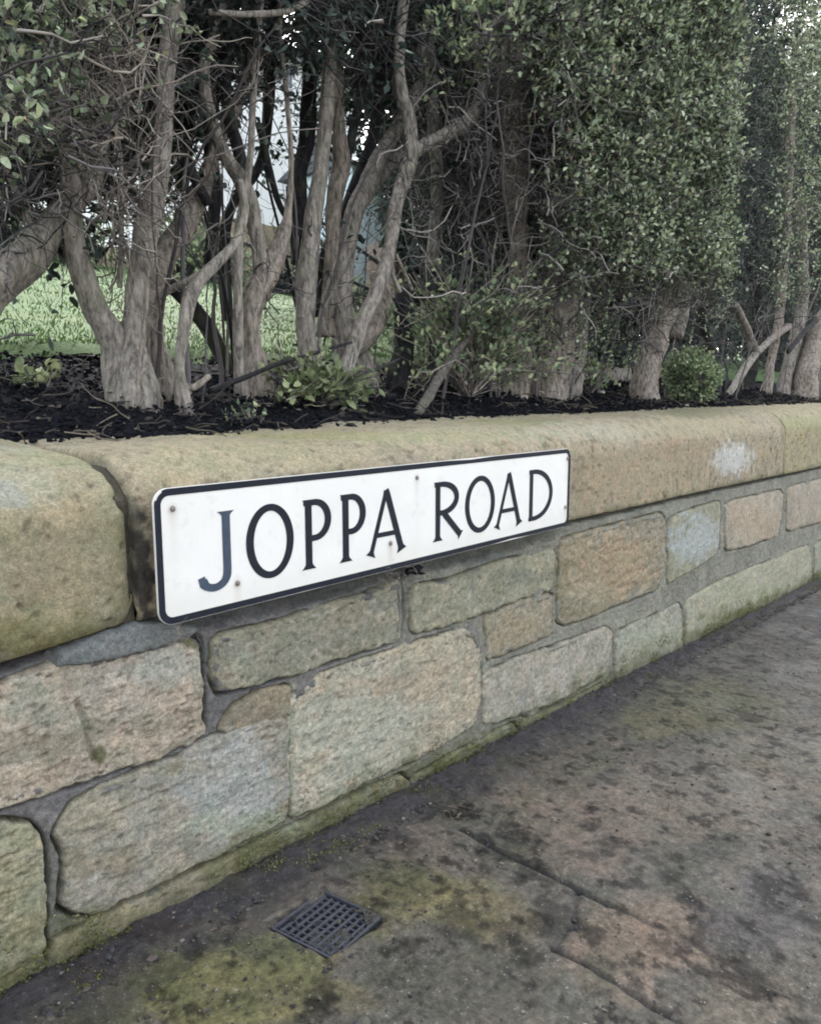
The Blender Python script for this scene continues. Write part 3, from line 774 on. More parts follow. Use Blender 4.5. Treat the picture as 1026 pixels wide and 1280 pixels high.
# dirt and grit along the wall's foot
edge_px = [(60, 1330), (140, 1285), (230, 1215), (345, 1152), (420, 1105), (520, 1040), (600, 1003), (700, 945), (800, 882), (900, 812), (1026, 738), (1100, 700)]
ep = at_ground(*zip(*edge_px))
def strip_w(x): return np.interp(x, ep[:, 0], -ep[:, 1])
xs = axis(-1.3, 9, .2, 2.6, .004, 1.03); v = np.linspace(0, 1, 42)
X, Vv = np.meshgrid(xs, v, indexing='ij')
W = strip_w(X) + .012
Y = .03 - (W + .03) * Vv
P = np.stack([X, Y, X * 0], -1).reshape(-1, 3)
hh = (.009 * (1 - sstep(.55, 1.0, Vv + .25 * fbm(P, 22, 3, 570).reshape(X.shape))).ravel() + fbm(P, 40, 4, 575, .65) * .006 + fbm(P, 120, 3, 577) * .003)
hh = hh - .009 * sstep(.9, 1.0, Vv).ravel()
P[:, 2] = ground_z(P[:, 0]) + hh
cs = srgb(68, 65, 66) * (1 + .3 * fbm(P, 30, 4, 580)[:, None])
mo = sstep(0.1, .5, fbm(P, 12, 4, 585))[:, None] * .45; cs = cs * (1 - mo) + srgb(70, 72, 46) * mo
cs = blobs_mix(P, cs, [(150, 1215, 120, 30, (63, 58, 57), .8), (180, 1160, 80, 16, (60, 52, 50), .7), (300, 1160, 70, 20, (67, 63, 63), .7), (560, 1010, 60, 20, (68, 67, 68), .6)], 590)
kk = (sstep(.45, .85, Vv.ravel() + .35 * fbm(P, 16, 4, 592)))[:, None] * .75; Pg = np.stack([P[:, 0], P[:, 1], ground_z(P[:, 0])], 1)
cs = cs * (1 - kk) * .85 + pave_cols(Pg) * kk * np.array([.98, .94, .89])
tag(mesh_obj('gravel_strip', P, grid_faces(*X.shape), M_STRIP, None, cs), kind='structure', label='purplish grey dirt gathered along the foot of the wall')

# grit, crumbs and chips lying about
def ground_pts(n, x0=.2, x1=4.0, y0=-.85, y1=0.0):
    X = x0 + (x1 - x0) * rng.random(n) ** 1.6; Y = rng.uniform(y0, y1, n)
    return np.stack([X, Y, ground_z(X)], 1)
P = ground_pts(9000); cl = fbm(P, 7, 3, 600) + .4 * fbm(P, 25, 2, 602)
P = P[cl > rng.uniform(-.25, .6, len(P))]
S = ground_pts(11000, y0=-.085); S = S[-S[:, 1] < strip_w(S[:, 0]) + .015]; S[:, 2] += .006
E_ = ground_pts(2600, x0=.2, x1=3.2, y0=-.02); E_[:, 2] += .001 + np.abs(rng.normal(0, .004, len(E_)))
S = np.concatenate([S, E_]); Q = np.concatenate([P, S])
sz = np.concatenate([rng.gamma(2.2, .00055, len(P)) + .0006, rng.gamma(2.2, .0006, len(S)) + .0007])
V, Fq = lumps(Q, sz)
base = np.array([srgb(62, 59, 55), srgb(54, 54, 58), srgb(80, 73, 65), srgb(120, 113, 104), srgb(45, 43, 41)])[rng.choice(5, len(Q), p=[.3, .25, .22, .05, .18])]
tag(mesh_obj('grit', V, Fq, M_GRIT, None, np.repeat(base, 12, 0), smooth=False), 'loose grit and crumbs scattered over the paving', 'grit', kind='stuff')
P = ground_pts(900); P = P[fbm(P, 6, 3, 605) > -.1]; P[:, 2] += .002
Dv = rng.normal(0, 1, (len(P), 3)); Dv[:, 2] *= .15
V, Fq = leaves(P, Dv, rng.uniform(.003, .010, len(P)), rng.uniform(.002, .005, len(P)), up=1.5)
tag(mesh_obj('leaf_litter', V, Fq, M_LITTER, None), 'tiny fallen leaf scraps and seed husks on the paving', 'litter', kind='stuff')

# moss cushions on the lowest stones
n = 26000
X = .2 + 4.2 * rng.random(n) ** 1.4; hgt = np.abs(rng.normal(0, .045, n)); P = np.stack([X, np.full(n, -.008), ground_z(X) + .004 + hgt], 1)
keep = fbm(P, 15, 4, 91) * -1 + fbm(P, 50, 3, 615) * .6 - hgt * 5 > -.02
P = P[keep]; P[:, 1] -= rng.uniform(0, .008, len(P))
Dv = np.stack([rng.normal(0, .6, len(P)), -1 + rng.normal(0, .3, len(P)), rng.uniform(0, 1.2, len(P))], 1)
V1, F1 = leaves(P, Dv, rng.uniform(.002, .0055, len(P)), rng.uniform(.0012, .0025, len(P)))
P = ground_pts(9000, y0=-.07); P = P[(fbm(P, 14, 4, 620) > .12) & (-P[:, 1] < strip_w(P[:, 0]))]; P[:, 2] += .008
Dv = rng.normal(0, .6, (len(P), 3)); Dv[:, 2] = 1
V2, F2 = leaves(P, Dv, rng.uniform(.002, .005, len(P)), rng.uniform(.0012, .0025, len(P)))
V, Fq = join([(V1, F1), (V2, F2)])
tag(mesh_obj('moss', V, Fq, M_MOSS, None), 'olive moss along the foot of the wall', 'moss', kind='stuff')

# drain grating
zt = float(ground_z(dc[0])) - .0045
drain = empty('drain_grate', (float(dc[0]), float(dc[1]), zt), 'small square blue grey iron grating set in the mossy paving near the wall', 'drain grate')
def boxes(items):
    V, Q = [], []
    for k, (c, ex, ey, ez, ux, uy) in enumerate(items):
        uz = np.cross(ux, uy)
        for a in (-1, 1):
            for b in (-1, 1):
                for g in (-1, 1): V.append(np.array(c) + ux * ex * a + uy * ey * b + uz * ez * g)
        o = k * 8
        Q += [(o, o + 1, o + 3, o + 2), (o + 4, o + 6, o + 7, o + 5), (o, o + 4, o + 5, o + 1), (o + 2, o + 3, o + 7, o + 6), (o, o + 2, o + 6, o + 4), (o + 1, o + 5, o + 7, o + 3)]
    return np.array(V), np.array(Q)
ux = unit(ax); uy = unit(ay - ux * (ay @ ux)); c0 = np.array([dc[0], dc[1], zt])
def bev(o, w=.0006, seg=2):
    m = o.modifiers.new('bevel', 'BEVEL'); m.width = w; m.segments = seg; m.limit_method = 'ANGLE'; return o
fr = [(c0 + uy * (lb / 2 - .002) * s, la / 2, .002, .004, ux, uy) for s in (-1, 1)] + [(c0 + ux * (la / 2 - .002) * s, .002, lb / 2 - .0042, .004, ux, uy) for s in (-1, 1)]
V, Q = boxes(fr); bev(mesh_obj('frame', V, Q, M_METAL, drain, smooth=False))
nb = 9
for k in range(1, nb):
    V, Q = boxes([(c0 + uy * (lb * (k / nb - .5)) - np.array([0, 0, .0008 + .0007 * rng.random()]), la / 2 - .0065, .0021, .0032, ux, uy)]); bev(mesh_obj('bar', V, Q, M_METAL, drain, smooth=False))
for k in range(1, 10):
    V, Q = boxes([(c0 + ux * (la * (k / 10 - .5)) - np.array([0, 0, .0022]), .0014, lb / 2 - .0065, .0032, ux, uy)]); bev(mesh_obj('cross_bar', V, Q, M_METAL, drain, smooth=False))
P = c0 + ux * rng.uniform(-.5, .5, 3200)[:, None] * la * .98 + uy * rng.uniform(-.5, .5, 3200)[:, None] * lb * .98
P = P[(fbm(P, 20, 3, 640) + (P - c0) @ uy * 4 - .03 + .25 * fbm(P, 90, 2, 642) + .12 * (fbm(P, 45, 2, 641))) > .0]; P[:, 2] = zt + .001
V, Fq = lumps(P, rng.uniform(.0008, .0026, len(P)))
tag(mesh_obj('silt', V, Fq, M_GRIT, None, np.repeat(np.tile(srgb(62, 62, 58), (len(P), 1)), 12, 0)), 'grey silt crumbs clogging the iron grating', 'silt', kind='stuff')

# ------------------------------------------------------------------ STREET NAME PLATE
SY = -0.032
c_ = at_y([190.5, 713.5, 709.5, 200], [612, 560.5, 658, 783], SY)
sx0, sx1 = (c_[0, 0] + c_[3, 0]) / 2, (c_[1, 0] + c_[2, 0]) / 2
sz1, sz0 = (c_[0, 2] + c_[1, 2]) / 2, (c_[2, 2] + c_[3, 2]) / 2
SW, SH = sx1 - sx0, sz1 - sz0
sign = empty('street_sign', (float(sx0 + SW / 2), SY + .003, float(sz0)), 'white street name plate with black border reading JOPPA ROAD, fixed to the coping', 'street sign')
def rrect(x0, z0, x1, z1, r, n=8):
    out = []
    for cx, cz, a0 in ((x1 - r, z1 - r, 0), (x0 + r, z1 - r, 90), (x0 + r, z0 + r, 180), (x1 - r, z0 + r, 270)):
        for k in range(n + 1):
            a = math.radians(a0 + 90 * k / n); out.append((cx + r * math.cos(a), cz + r * math.sin(a)))
    return np.array(out)
RC = .020
plate_poly = rrect(sx0, sz0, sx1, sz1, RC)
screws = [at_y(x, y, SY) for x, y in ((216, 636), (297, 729), (521, 597), (488, 679), (709, 573), (706, 634))]
# the sheet: a fine grid so that rust marks and dirt can sit on it
xs = np.linspace(sx0, sx1, 420); zs = np.linspace(sz0, sz1, 110)
X, Z = np.meshgrid(xs, zs, indexing='ij')
# squeeze the grid's corners on to the rounded outline
def squeeze(X, Z, x0, z0, x1, z1, r):
    X = X.copy(); Z = Z.copy()
    for cx, cz, sxg, szg in ((x0 + r, z0 + r, -1, -1), (x0 + r, z1 - r, -1, 1), (x1 - r, z0 + r, 1, -1), (x1 - r, z1 - r, 1, 1)):
        dx = (X - cx) * sxg; dz = (Z - cz) * szg; m = (dx > 0) & (dz > 0)
        mx = np.maximum(dx, dz); L = np.hypot(dx, dz) + 1e-9
        f = np.where(m, mx / L, 1); X = cx + (X - cx) * np.where(m, f, 1); Z = cz + (Z - cz) * np.where(m, f, 1)
    return X, Z
X, Z = squeeze(X, Z, sx0, sz0, sx1, sz1, RC)
P = np.stack([X, np.full_like(X, SY), Z], -1).reshape(-1, 3)
colp = np.tile(srgb(213, 210, 204), (len(P), 1))
for s_ in screws:
    dx = (P[:, 0] - s_[0]); dz = s_[2] - P[:, 2]
    w = np.exp(-(dx / .006) ** 2) * sstep(-.002, .004, dz) * np.exp(-np.maximum(dz, 0) / .03) * .35 + .5 * np.exp(-(dx ** 2 + dz ** 2) / .0055 ** 2)
    w = w[:, None] * (1 + .5 * fbm(P, 90, 3, 700)[:, None]); colp = colp * (1 - w) + srgb(140, 120, 96) * w
ed = (sstep(sz0 + .05, sz0 + .013, P[:, 2]) * .16 + sstep(sx0 + .07, sx0 + .013, P[:, 0]) * .14 * (fbm(P, 12, 3, 702) * .5 + .6))[:, None]
colp = colp * (1 - ed) + srgb(176, 170, 152) * ed
dp = sstep(.30, .42, fbm(P, 75, 3, 704))[:, None] * .10; colp = colp * (1 - dp) + srgb(150, 146, 138) * dp
nfront = len(P)
back = P.copy(); back[:, 1] += .0035
idx = np.arange(nfront).reshape(X.shape)
bd = np.concatenate([idx[:, 0], idx[-1, 1:], idx[::-1, -1][1:], idx[0, ::-1][1:-1]])
bd2 = np.roll(bd, -1)
Fq = np.concatenate([grid_faces(*X.shape), grid_faces(*X.shape)[:, ::-1] + nfront, np.stack([bd, bd + nfront, bd2 + nfront, bd2], 1)])
mesh_obj('plate', np.concatenate([P, back]), Fq, M_PLATE, sign, np.concatenate([colp, colp]), smooth=False)

def ribbon(L, Rr, y0, y1, closed=False):
    """Left and right point rows (n x 2 in X, Z) into a thin raised band."""
    n = len(L)
    V = np.concatenate([np.stack([A[:, 0], np.full(n, yy), A[:, 1]], 1) for yy in (y0, y1) for A in (L, Rr)])
    i = np.arange(n if closed else n - 1); j = (i + 1) % n
    a, b, c, d = i, i + n, i + 2 * n, i + 3 * n
    a2, b2, c2, d2 = j, j + n, j + 2 * n, j + 3 * n
    Q = [np.stack([c, c2, d2, d], 1), np.stack([a, a2, c2, c], 1), np.stack([b, d, d2, b2], 1)]
    if not closed:
        e = n - 1
        Q += [np.array([[0, 2 * n, 3 * n, n]]), np.array([[e, n + e, 3 * n + e, 2 * n + e]])]
    return V, np.concatenate(Q)
BW = .0086; ei = .0006
o1 = rrect(sx0 + ei, sz0 + ei, sx1 - ei, sz1 - ei, RC - ei, 10); o2 = rrect(sx0 + BW + ei, sz0 + BW + ei, sx1 - BW - ei, sz1 - BW - ei, max(RC - BW, .006), 10)
def densify(A, k=14): 
    B = np.roll(A, -1, 0); return np.concatenate([np.linspace(a, b, k, endpoint=False) for a, b in zip(A, B)])
o1, o2 = densify(o1), densify(o2)
pj = np.stack([o1[:, 0], o1[:, 0] * 0, o1[:, 1]], 1)
ch = (sstep(.28, .42, fbm(pj, 60, 2, 712)) * .0020)[:, None]
o1 = o1 + unit(o2 - o1) * ch
V, Q = ribbon(o2, o1, SY - .0001, SY - .0007, True)
mesh_obj('border', V, Q, M_INK, sign, smooth=False)

# lettering: drawn by hand as waisted strokes with small flared ends
def stroke(p, q, w0, wm, w1):
    p, q = np.array(p, float), np.array(q, float); d = q - p; n = np.array([-d[1], d[0]]); n /= np.linalg.norm(n)
    t = np.linspace(0, 1, 15); base = p + t[:, None] * d
    w = wm + (w0 - wm) * np.clip(1 - t / .085, 0, 1) ** 1.6 + (w1 - wm) * np.clip(1 - (1 - t) / .085, 0, 1) ** 1.6
    t2 = np.sort(np.concatenate([t, [.02, .05, .08, .92, .95, .98]])); base = p + t2[:, None] * d
    w = wm + (w0 - wm) * np.clip(1 - t2 / .085, 0, 1) ** 1.6 + (w1 - wm) * np.clip(1 - (1 - t2) / .085, 0, 1) ** 1.6
    return base + n * w[:, None] / 2, base - n * w[:, None] / 2, False
def arc(cx, cy, rx, ry, a0, a1, wh, wv, n=36, closed=False):
    a = np.radians(np.linspace(a0, a1, n, endpoint=not closed))
    c = np.stack([cx + rx * np.cos(a), cy + ry * np.sin(a)], 1)
    w = wv * np.abs(np.cos(a)) ** 1.5 + wh * (1 - np.abs(np.cos(a)) ** 1.5)
    nn = unit(np.stack([np.cos(a) * ry, np.sin(a) * rx], 1))
    return c - nn * w[:, None] / 2, c + nn * w[:, None] / 2, closed
def path(pts, w):
    c = catmull(np.array(pts, float), 6); d = unit(np.gradient(c, axis=0)); n = np.stack([-d[:, 1], d[:, 0]], 1)
    w = np.interp(np.linspace(0, 1, len(c)), np.linspace(0, 1, len(w)), w)
    return c + n * w[:, None] / 2, c - n * w[:, None] / 2, False
T = .125
def glyph(ch, w):
    """Strokes in a box of width w and height 1."""
    if ch == 'J':
        x = w - .17
        return [stroke((x, 1), (x, .22), .26, T, T), path([(x, .26), (x - .012, .15), (x - .075, .065), (x - .19, .025), (x - .31, .05), (x - .38, .12)], [T, T, .11, .10, .10, .14]), stroke((x - .375, .085), (x - .40, .185), .12, .10, .10)]
    if ch == 'O': return [arc(w / 2, .5, w / 2 - T / 2, .5 - .047 + .012, 0, 360, .094, T, 72, True)]
    if ch == 'P':
        x = .16; cx = x + .12
        return [stroke((x, 1), (x, 0), .21, T, .27), stroke((x - .09, .957), (cx + .01, .957), .07, .085, .085), arc(cx, .70, w - cx - T / 2, .257, 90, -90, .088, T), stroke((cx + .01, .443), (x, .443), .088, .088, .088)]
    if ch == 'R':
        x = .15; cx = x + .10
        return [stroke((x, 1), (x, 0), .21, T, .27), stroke((x - .09, .957), (cx + .01, .957), .07, .085, .085), arc(cx, .715, w * .84 - cx - T / 2, .242, 90, -90, .088, T), stroke((cx + .01, .473), (x, .473), .088, .088, .088), stroke((cx + .05, .47), (w - .08, .03), .10, T * .95, .20)]
    if ch == 'D':
        x = .13; cx = x + .10
        return [stroke((x, .99), (x, .01), .16, T, .16), stroke((x - .08, .957), (cx + .01, .957), .07, .085, .085), arc(cx, .5, w - cx - T / 2, .457, 90, -90, .088, T), stroke((cx + .01, .043), (x - .08, .043), .085, .085, .07)]
    if ch == 'A':
        return [stroke((.085, .0), (w / 2 - .01, .975), .22, .085, .11), stroke((w / 2 - .01, 1.0), (w - .10, .0), .10, T, .24), stroke((w * .25, .305), (w * .76, .305), .075, .075, .075)]
# measured boxes: left x, right x at mid-height and the tops and feet of each letter in the photograph
LB = [('J', 256, 297, 640, 733), ('O', 307.5, 367, 631, 720), ('P', 375, 414, 624, 709), ('P', 422, 457, 617, 701), ('A', 458, 507, 612, 692),
      ('R', 540, 579, 601, 674), ('O', 581, 618, 595, 665), ('A', 618, 652.5, 591, 658.5), ('D', 659, 690, 586, 650)]
capz1 = np.mean([at_y((l + r) / 2, t, SY)[2] for ch, l, r, t, b in LB]); capz0 = np.mean([at_y((l + r) / 2, b, SY)[2] for ch, l, r, t, b in LB])
for li, (ch, l, r, t, b) in enumerate(LB):
    xl = at_y(l, (t + b) / 2, SY)[0]; xr = at_y(r, (t + b) / 2, SY)[0]
    z1 = at_y((l + r) / 2, t, SY)[2] * .5 + capz1 * .5; z0 = at_y((l + r) / 2, b, SY)[2] * .5 + capz0 * .5
    Hh = z1 - z0; w = (xr - xl) / Hh
    parts = []
    for k, (A, B, closed) in enumerate(glyph(ch, w)):
        A2 = np.stack([xl + A[:, 0] * Hh, z0 + A[:, 1] * Hh], 1); B2 = np.stack([xl + B[:, 0] * Hh, z0 + B[:, 1] * Hh], 1)
        parts.append(ribbon(A2, B2, SY - .0001, SY - .0007 - .00006 * k, closed))
    V, Q = join(parts)
    o = mesh_obj('letter', V, Q, M_INK_FADED if li == 0 else M_INK, sign, smooth=False)
    if li == 0: o['label'] = 'faded letter J'
def disc(c, r, h, n=14):
    a = np.arange(n) * 2 * math.pi / n
    rings = [(r, 0), (r * .97, h * .5), (r * .7, h * .9)]
    V = [np.stack([c[0] + rr * np.cos(a), np.full(n, c[1] - hh), c[2] + rr * np.sin(a)], 1) for rr, hh in rings]
    V = np.concatenate(V + [np.array([[c[0], c[1] - h, c[2]]])])
    i = np.arange(n); j = (i + 1) % n
    Q = np.concatenate([np.stack([i + n * k, j + n * k, j + n * (k + 1), i + n * (k + 1)], 1) for k in (0, 1)])
    Tt = np.stack([i + 2 * n, j + 2 * n, i * 0 + 3 * n], 1)
    return V, [Q, Tt]
for s_ in screws:
    V, Q = disc((s_[0], SY, s_[2]), .0038, .0022); mesh_obj('screw', V, Q, M_SCREW, sign)

# wisps of dead grass and a muddy tuft caught under the plate
def wisps(name, px, label, n, spread, seed, cat='dry grass'):
    c = at_y(px[0], px[1], SY + .004)
    P = c + rng.normal(0, 1, (n, 3)) * np.array([spread, .003, .004])
    Dv = rng.normal(0, 1, (n, 3)) * np.array([1, .35, .7]); Dv[:, 1] -= .4
    V, Q = tubes(twig_paths(P, Dv, rng.uniform(.015, .045, n), 7, .3, -.05), .0004, .00025, 4)
    return tag(mesh_obj(name, V, Q, M_TWIG_P, None), label, cat)
wisps('dry_grass', (222, 785), 'pale dead grass wisps caught under the lower left corner of the sign', 16, .012, 1)
wisps('dry_grass', (500, 714), 'dead grass and mud caught under the middle of the sign', 18, .018, 2)
cm = at_y(518, 712, -.020)
V, Q = lumps(cm + rng.normal(0, 1, (40, 3)) * np.array([.009, .003, .004]), rng.uniform(.004, .007, 40))
tag(mesh_obj('mud_clump', V, Q, M_CRUMB, None), 'dark mud clump stuck below the middle of the sign', 'mud')

# ------------------------------------------------------------------ SOIL, LAWN
X, Y = np.meshgrid(axis(-4, 14, .3, 3.0, .007, 1.03), np.concatenate([np.arange(.2, .5, .006), np.arange(.5, 1.3, .009), axis(1.3, 3.2, 1.3, 1.31, .01, 1.06)]), indexing='ij')
P = np.stack([X, Y, X * 0], -1).reshape(-1, 3)
hh = fbm(P, 5, 3, 800) * .02 + np.abs(fbm(P, 28, 4, 805, .6)) * .022 + np.abs(fbm(P, 80, 3, 807)) * .008 - .012
hh *= sstep(.22, .30, P[:, 1]) * .9 + .1
P[:, 2] = garden_z(P[:, 0], P[:, 1]) + hh
cs = np.tile(srgb(26, 27, 31), (len(P), 1)) * (1 + .35 * fbm(P, 12, 4, 810)[:, None])
tag(mesh_obj('soil_bed', P, grid_faces(*X.shape), M_SOIL, None, cs), kind='structure', label='dark crumbly soil bed under the hedge')
n = 16000
P = np.stack([.4 + 5.0 * rng.random(n) ** 1.3, rng.uniform(.24, 1.15, n), np.zeros(n)], 1)
P[:, 2] = garden_z(P[:, 0], P[:, 1]) + .002 + np.abs(fbm(P, 28, 4, 805, .6)) * .02
V, Fq = lumps(P, rng.gamma(2.2, .0013, n) + .0008, .8)
tag(mesh_obj('soil_crumbs', V, Fq, M_CRUMB, None, smooth=False), 'crumbled clods of dark soil under the hedge', 'soil', kind='stuff')
n = 1150
P = np.stack([.35 + 5.0 * rng.random(n) ** 1.3, .24 + .8 * rng.random(n) ** 1.5, np.zeros(n)], 1); P[:, 2] = garden_z(P[:, 0], P[:, 1]) + .02
Dv = rng.normal(0, 1, (n, 3)); Dv[:, 2] *= .25
V1, F1 = leaves(P[:500], Dv[:500], rng.uniform(.006, .017, 500), rng.uniform(.004, .009, 500), up=.6)
V2, F2 = tubes(twig_paths(P[500:], Dv[500:], rng.uniform(.02, .09, n - 500), 5, .2, -.02), .0013, .0007)
V, Q = join([(V1, F1), (V2, F2)])
tag(mesh_obj('hedge_litter', V, Q, M_LITTER, None), 'dead leaves and broken twigs lying on the soil', 'leaf litter', kind='stuff')

X, Y = np.meshgrid(axis(-12, 45, 0, 6, .05, 1.08), axis(1.12, 32, 1.12, 3.0, .03, 1.07), indexing='ij')
P = np.stack([X, Y, X * 0], -1).reshape(-1, 3)
edge_l = 1.02 + .06 * fbm(P * np.array([1, 0, 0]), 3, 3, 820)
P[:, 2] = garden_z(P[:, 0], P[:, 1]) + .035 * sstep(0, .06, P[:, 1] - edge_l - .1) - .01 + fbm(P, 3, 3, 822) * .02
cs = np.tile(srgb(54, 76, 34), (len(P), 1)) * (1 + .25 * fbm(P, 3, 4, 825)[:, None])
yl = sstep(.0, .5, fbm(P * np.array([.4, 1, 1]), 4, 3, 827))[:, None] * .4; cs = cs * (1 - yl) + srgb(74, 82, 46) * yl
tag(mesh_obj('lawn', P, grid_faces(*X.shape), M_TURF, None, cs), kind='structure', label='sloping green lawn behind the hedge')
n = 26000
Yv = 1.16 + 6.0 * rng.random(n) ** 1.7; tt = rng.uniform(.3, 1.75, n)
P = np.stack([(Yv + CAM_D) * tt, Yv, np.zeros(n)], 1)
P[:, 2] = garden_z(P[:, 0], P[:, 1]) + .02 + fbm(P, 3, 3, 822) * .02
Dv = rng.normal(0, .45, (n, 3)); Dv[:, 2] = 1
V, Fq = leaves(P, Dv, rng.uniform(.010, .022, n), .003 * (1 + Yv * .3), .3, 0)
tag(mesh_obj('grass', V, Fq, M_GRASS, None), 'short green grass blades of the lawn', 'grass', kind='stuff')

# ------------------------------------------------------------------ HEDGE SHRUBS
def stem_px(ctrl, Y, seed, mat, parent, name='stem', sides=18, rough=.12):
    """ctrl rows: photo x, y, radius in photo pixels (and optionally a distance of its own)."""
    out = []
    for c in ctrl:
        yy = c[3] if len(c) > 3 else Y
        p = at_y(c[0], c[1], yy); depth = (p - _C) @ _F
        out.append((*p, c[2] / FPX * depth))
    if ctrl[0][1] >= 452:
        a = out[0]; zg = float(garden_z(a[0], a[1])) - .06
        out.insert(0, (a[0], a[1], min(zg, a[2] - .03), a[3] * 1.12))
    V, Q = stem_geo(out, sides, seed, rough)
    return mesh_obj(name, V, Q, mat, parent)

def cloud(zone):
    x0, x1, y0, y1, Y0, Y1, n = zone
    x = rng.uniform(x0, x1, n); y = rng.uniform(y0, y1, n); Y = rng.uniform(Y0, Y1, n)
    return at_y(x, y, Y)

def twigset(zones, r=.0012, L=(.06, .22), dirb=(0, -.3, .5), wander=.35, kids=2, n=7, clump=False):
    parts = []; ends = []
    for z in zones:
        P = cloud(z); P = P[(fbm(P, 4.5, 3, 7) + .15) > rng.uniform(-.35, .15, len(P))] if clump else P; m = len(P)
        Dv = rng.normal(0, 1, (m, 3)) + np.array(dirb)
        Lr = rng.uniform(*L, m); rr = r * (.55 + 1.9 * rng.random(m) ** 2.2)
        T_ = twig_paths(P, Dv, Lr, n, wander)
        parts.append(tubes(T_, rr, rr * .45, 4)); ends.append(T_)
        for _ in range(kids):
            k = rng.integers(1, n - 1, m); Pk = T_[np.arange(m), k]; dk = T_[np.arange(m), k + 1 if n > 2 else k] - Pk
            D2 = unit(dk) + rng.normal(0, .6, (m, 3))
            T2 = twig_paths(Pk, D2, Lr * rng.uniform(.3, .7, m), n, wander)
            parts.append(tubes(T2, rr * .6, rr * .3, 3)); ends.append(T2)
    return parts, np.concatenate(ends)

def foliage_on(T_, per, L, W, keep=1.0, jitter=.01):
    m = len(T_)
    parts = []
    for k in range(per):
        s = rng.random(m) < keep
        idx = rng.integers(1, T_.shape[1] - 1, m)
        P = T_[np.arange(m), idx]; d = unit(T_[np.arange(m), idx + 1] - P)
        D2 = d * .6 + rng.normal(0, .7, (m, 3)) + np.array([0, -.15, .15])
        P = (P + rng.normal(0, jitter, (m, 3)))[s]; D2 = D2[s]
        parts.append(leaves(P, D2, rng.uniform(.6, 1.25, len(P)) * L, rng.uniform(.7, 1.2, len(P)) * W))
    return parts

GROUP = 'hedge shrubs along the wall'
def shrub(base_px, Y, label, stems, twig_zones=(), leaf_zones=(), dark_zones=(), matt=M_TWIG, matl=M_LEAF, LL=.022, LW=.013, seed=0, per=5, shoots=()):
    b = at_y(base_px[0], base_px[1], Y)
    b[2] = float(garden_z(b[0], b[1]))
    root = empty('hedge_shrub', b.tolist(), label, 'hedge shrub', GROUP)
    for k, s in enumerate(stems):
        ctrl, mat = s[0], s[1]
        stem_px(ctrl, Y, seed + k * 3, mat, root, rough=(s[2] + .05 if len(s) > 2 else .13), sides=(20 if max(c[2] for c in ctrl) > 8 else 10))
    tp = []
    for (x0, x1, m, Y0, Y1, lean) in shoots:
        bx = rng.uniform(x0, x1, m); by = rng.uniform(Y0, Y1, m); G = at_y(bx, np.full(m, 470), by); G[:, 2] = garden_z(G[:, 0], G[:, 1])
        T_ = twig_paths(G, np.stack([rng.normal(lean, .16, m), rng.normal(0, .12, m), np.ones(m)], 1), rng.uniform(.5, 1.3, m), 16, .10, .04)
        rr = rng.uniform(.0022, .0065, m); tp.append(tubes(T_, rr, rr * .4, 6))
        k = rng.integers(5, 12, m); Pk = T_[np.arange(m), k]
        for _ in range(2): tp.append(tubes(twig_paths(Pk, np.stack([rng.normal(0, .8, m), rng.normal(0, .5, m), np.ones(m) * .7], 1), rng.uniform(.2, .6, m), 12, .2), rr * .5, rr * .2, 5))
    if twig_zones:
        parts, _ = twigset(twig_zones); tp += parts
    lp = []
    if leaf_zones:
        parts, E = twigset(leaf_zones, L=(.05, .16), kids=1, n=6, clump=True); tp += parts
        lp += foliage_on(E, per, LL, LW)
    if tp:
        V, Q = join(tp); mesh_obj('twigs', V, Q, matt, root)
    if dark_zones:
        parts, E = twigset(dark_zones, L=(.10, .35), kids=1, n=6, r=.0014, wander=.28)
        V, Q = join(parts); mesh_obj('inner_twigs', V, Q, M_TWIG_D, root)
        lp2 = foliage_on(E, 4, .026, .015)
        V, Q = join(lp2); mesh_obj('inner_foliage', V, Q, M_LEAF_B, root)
    if lp:
        V, Q = join(lp); mesh_obj('foliage', V, Q, matl, root)
    return root

B, BW_, BD = M_BARK, M_BARK_W, M_BARK_D
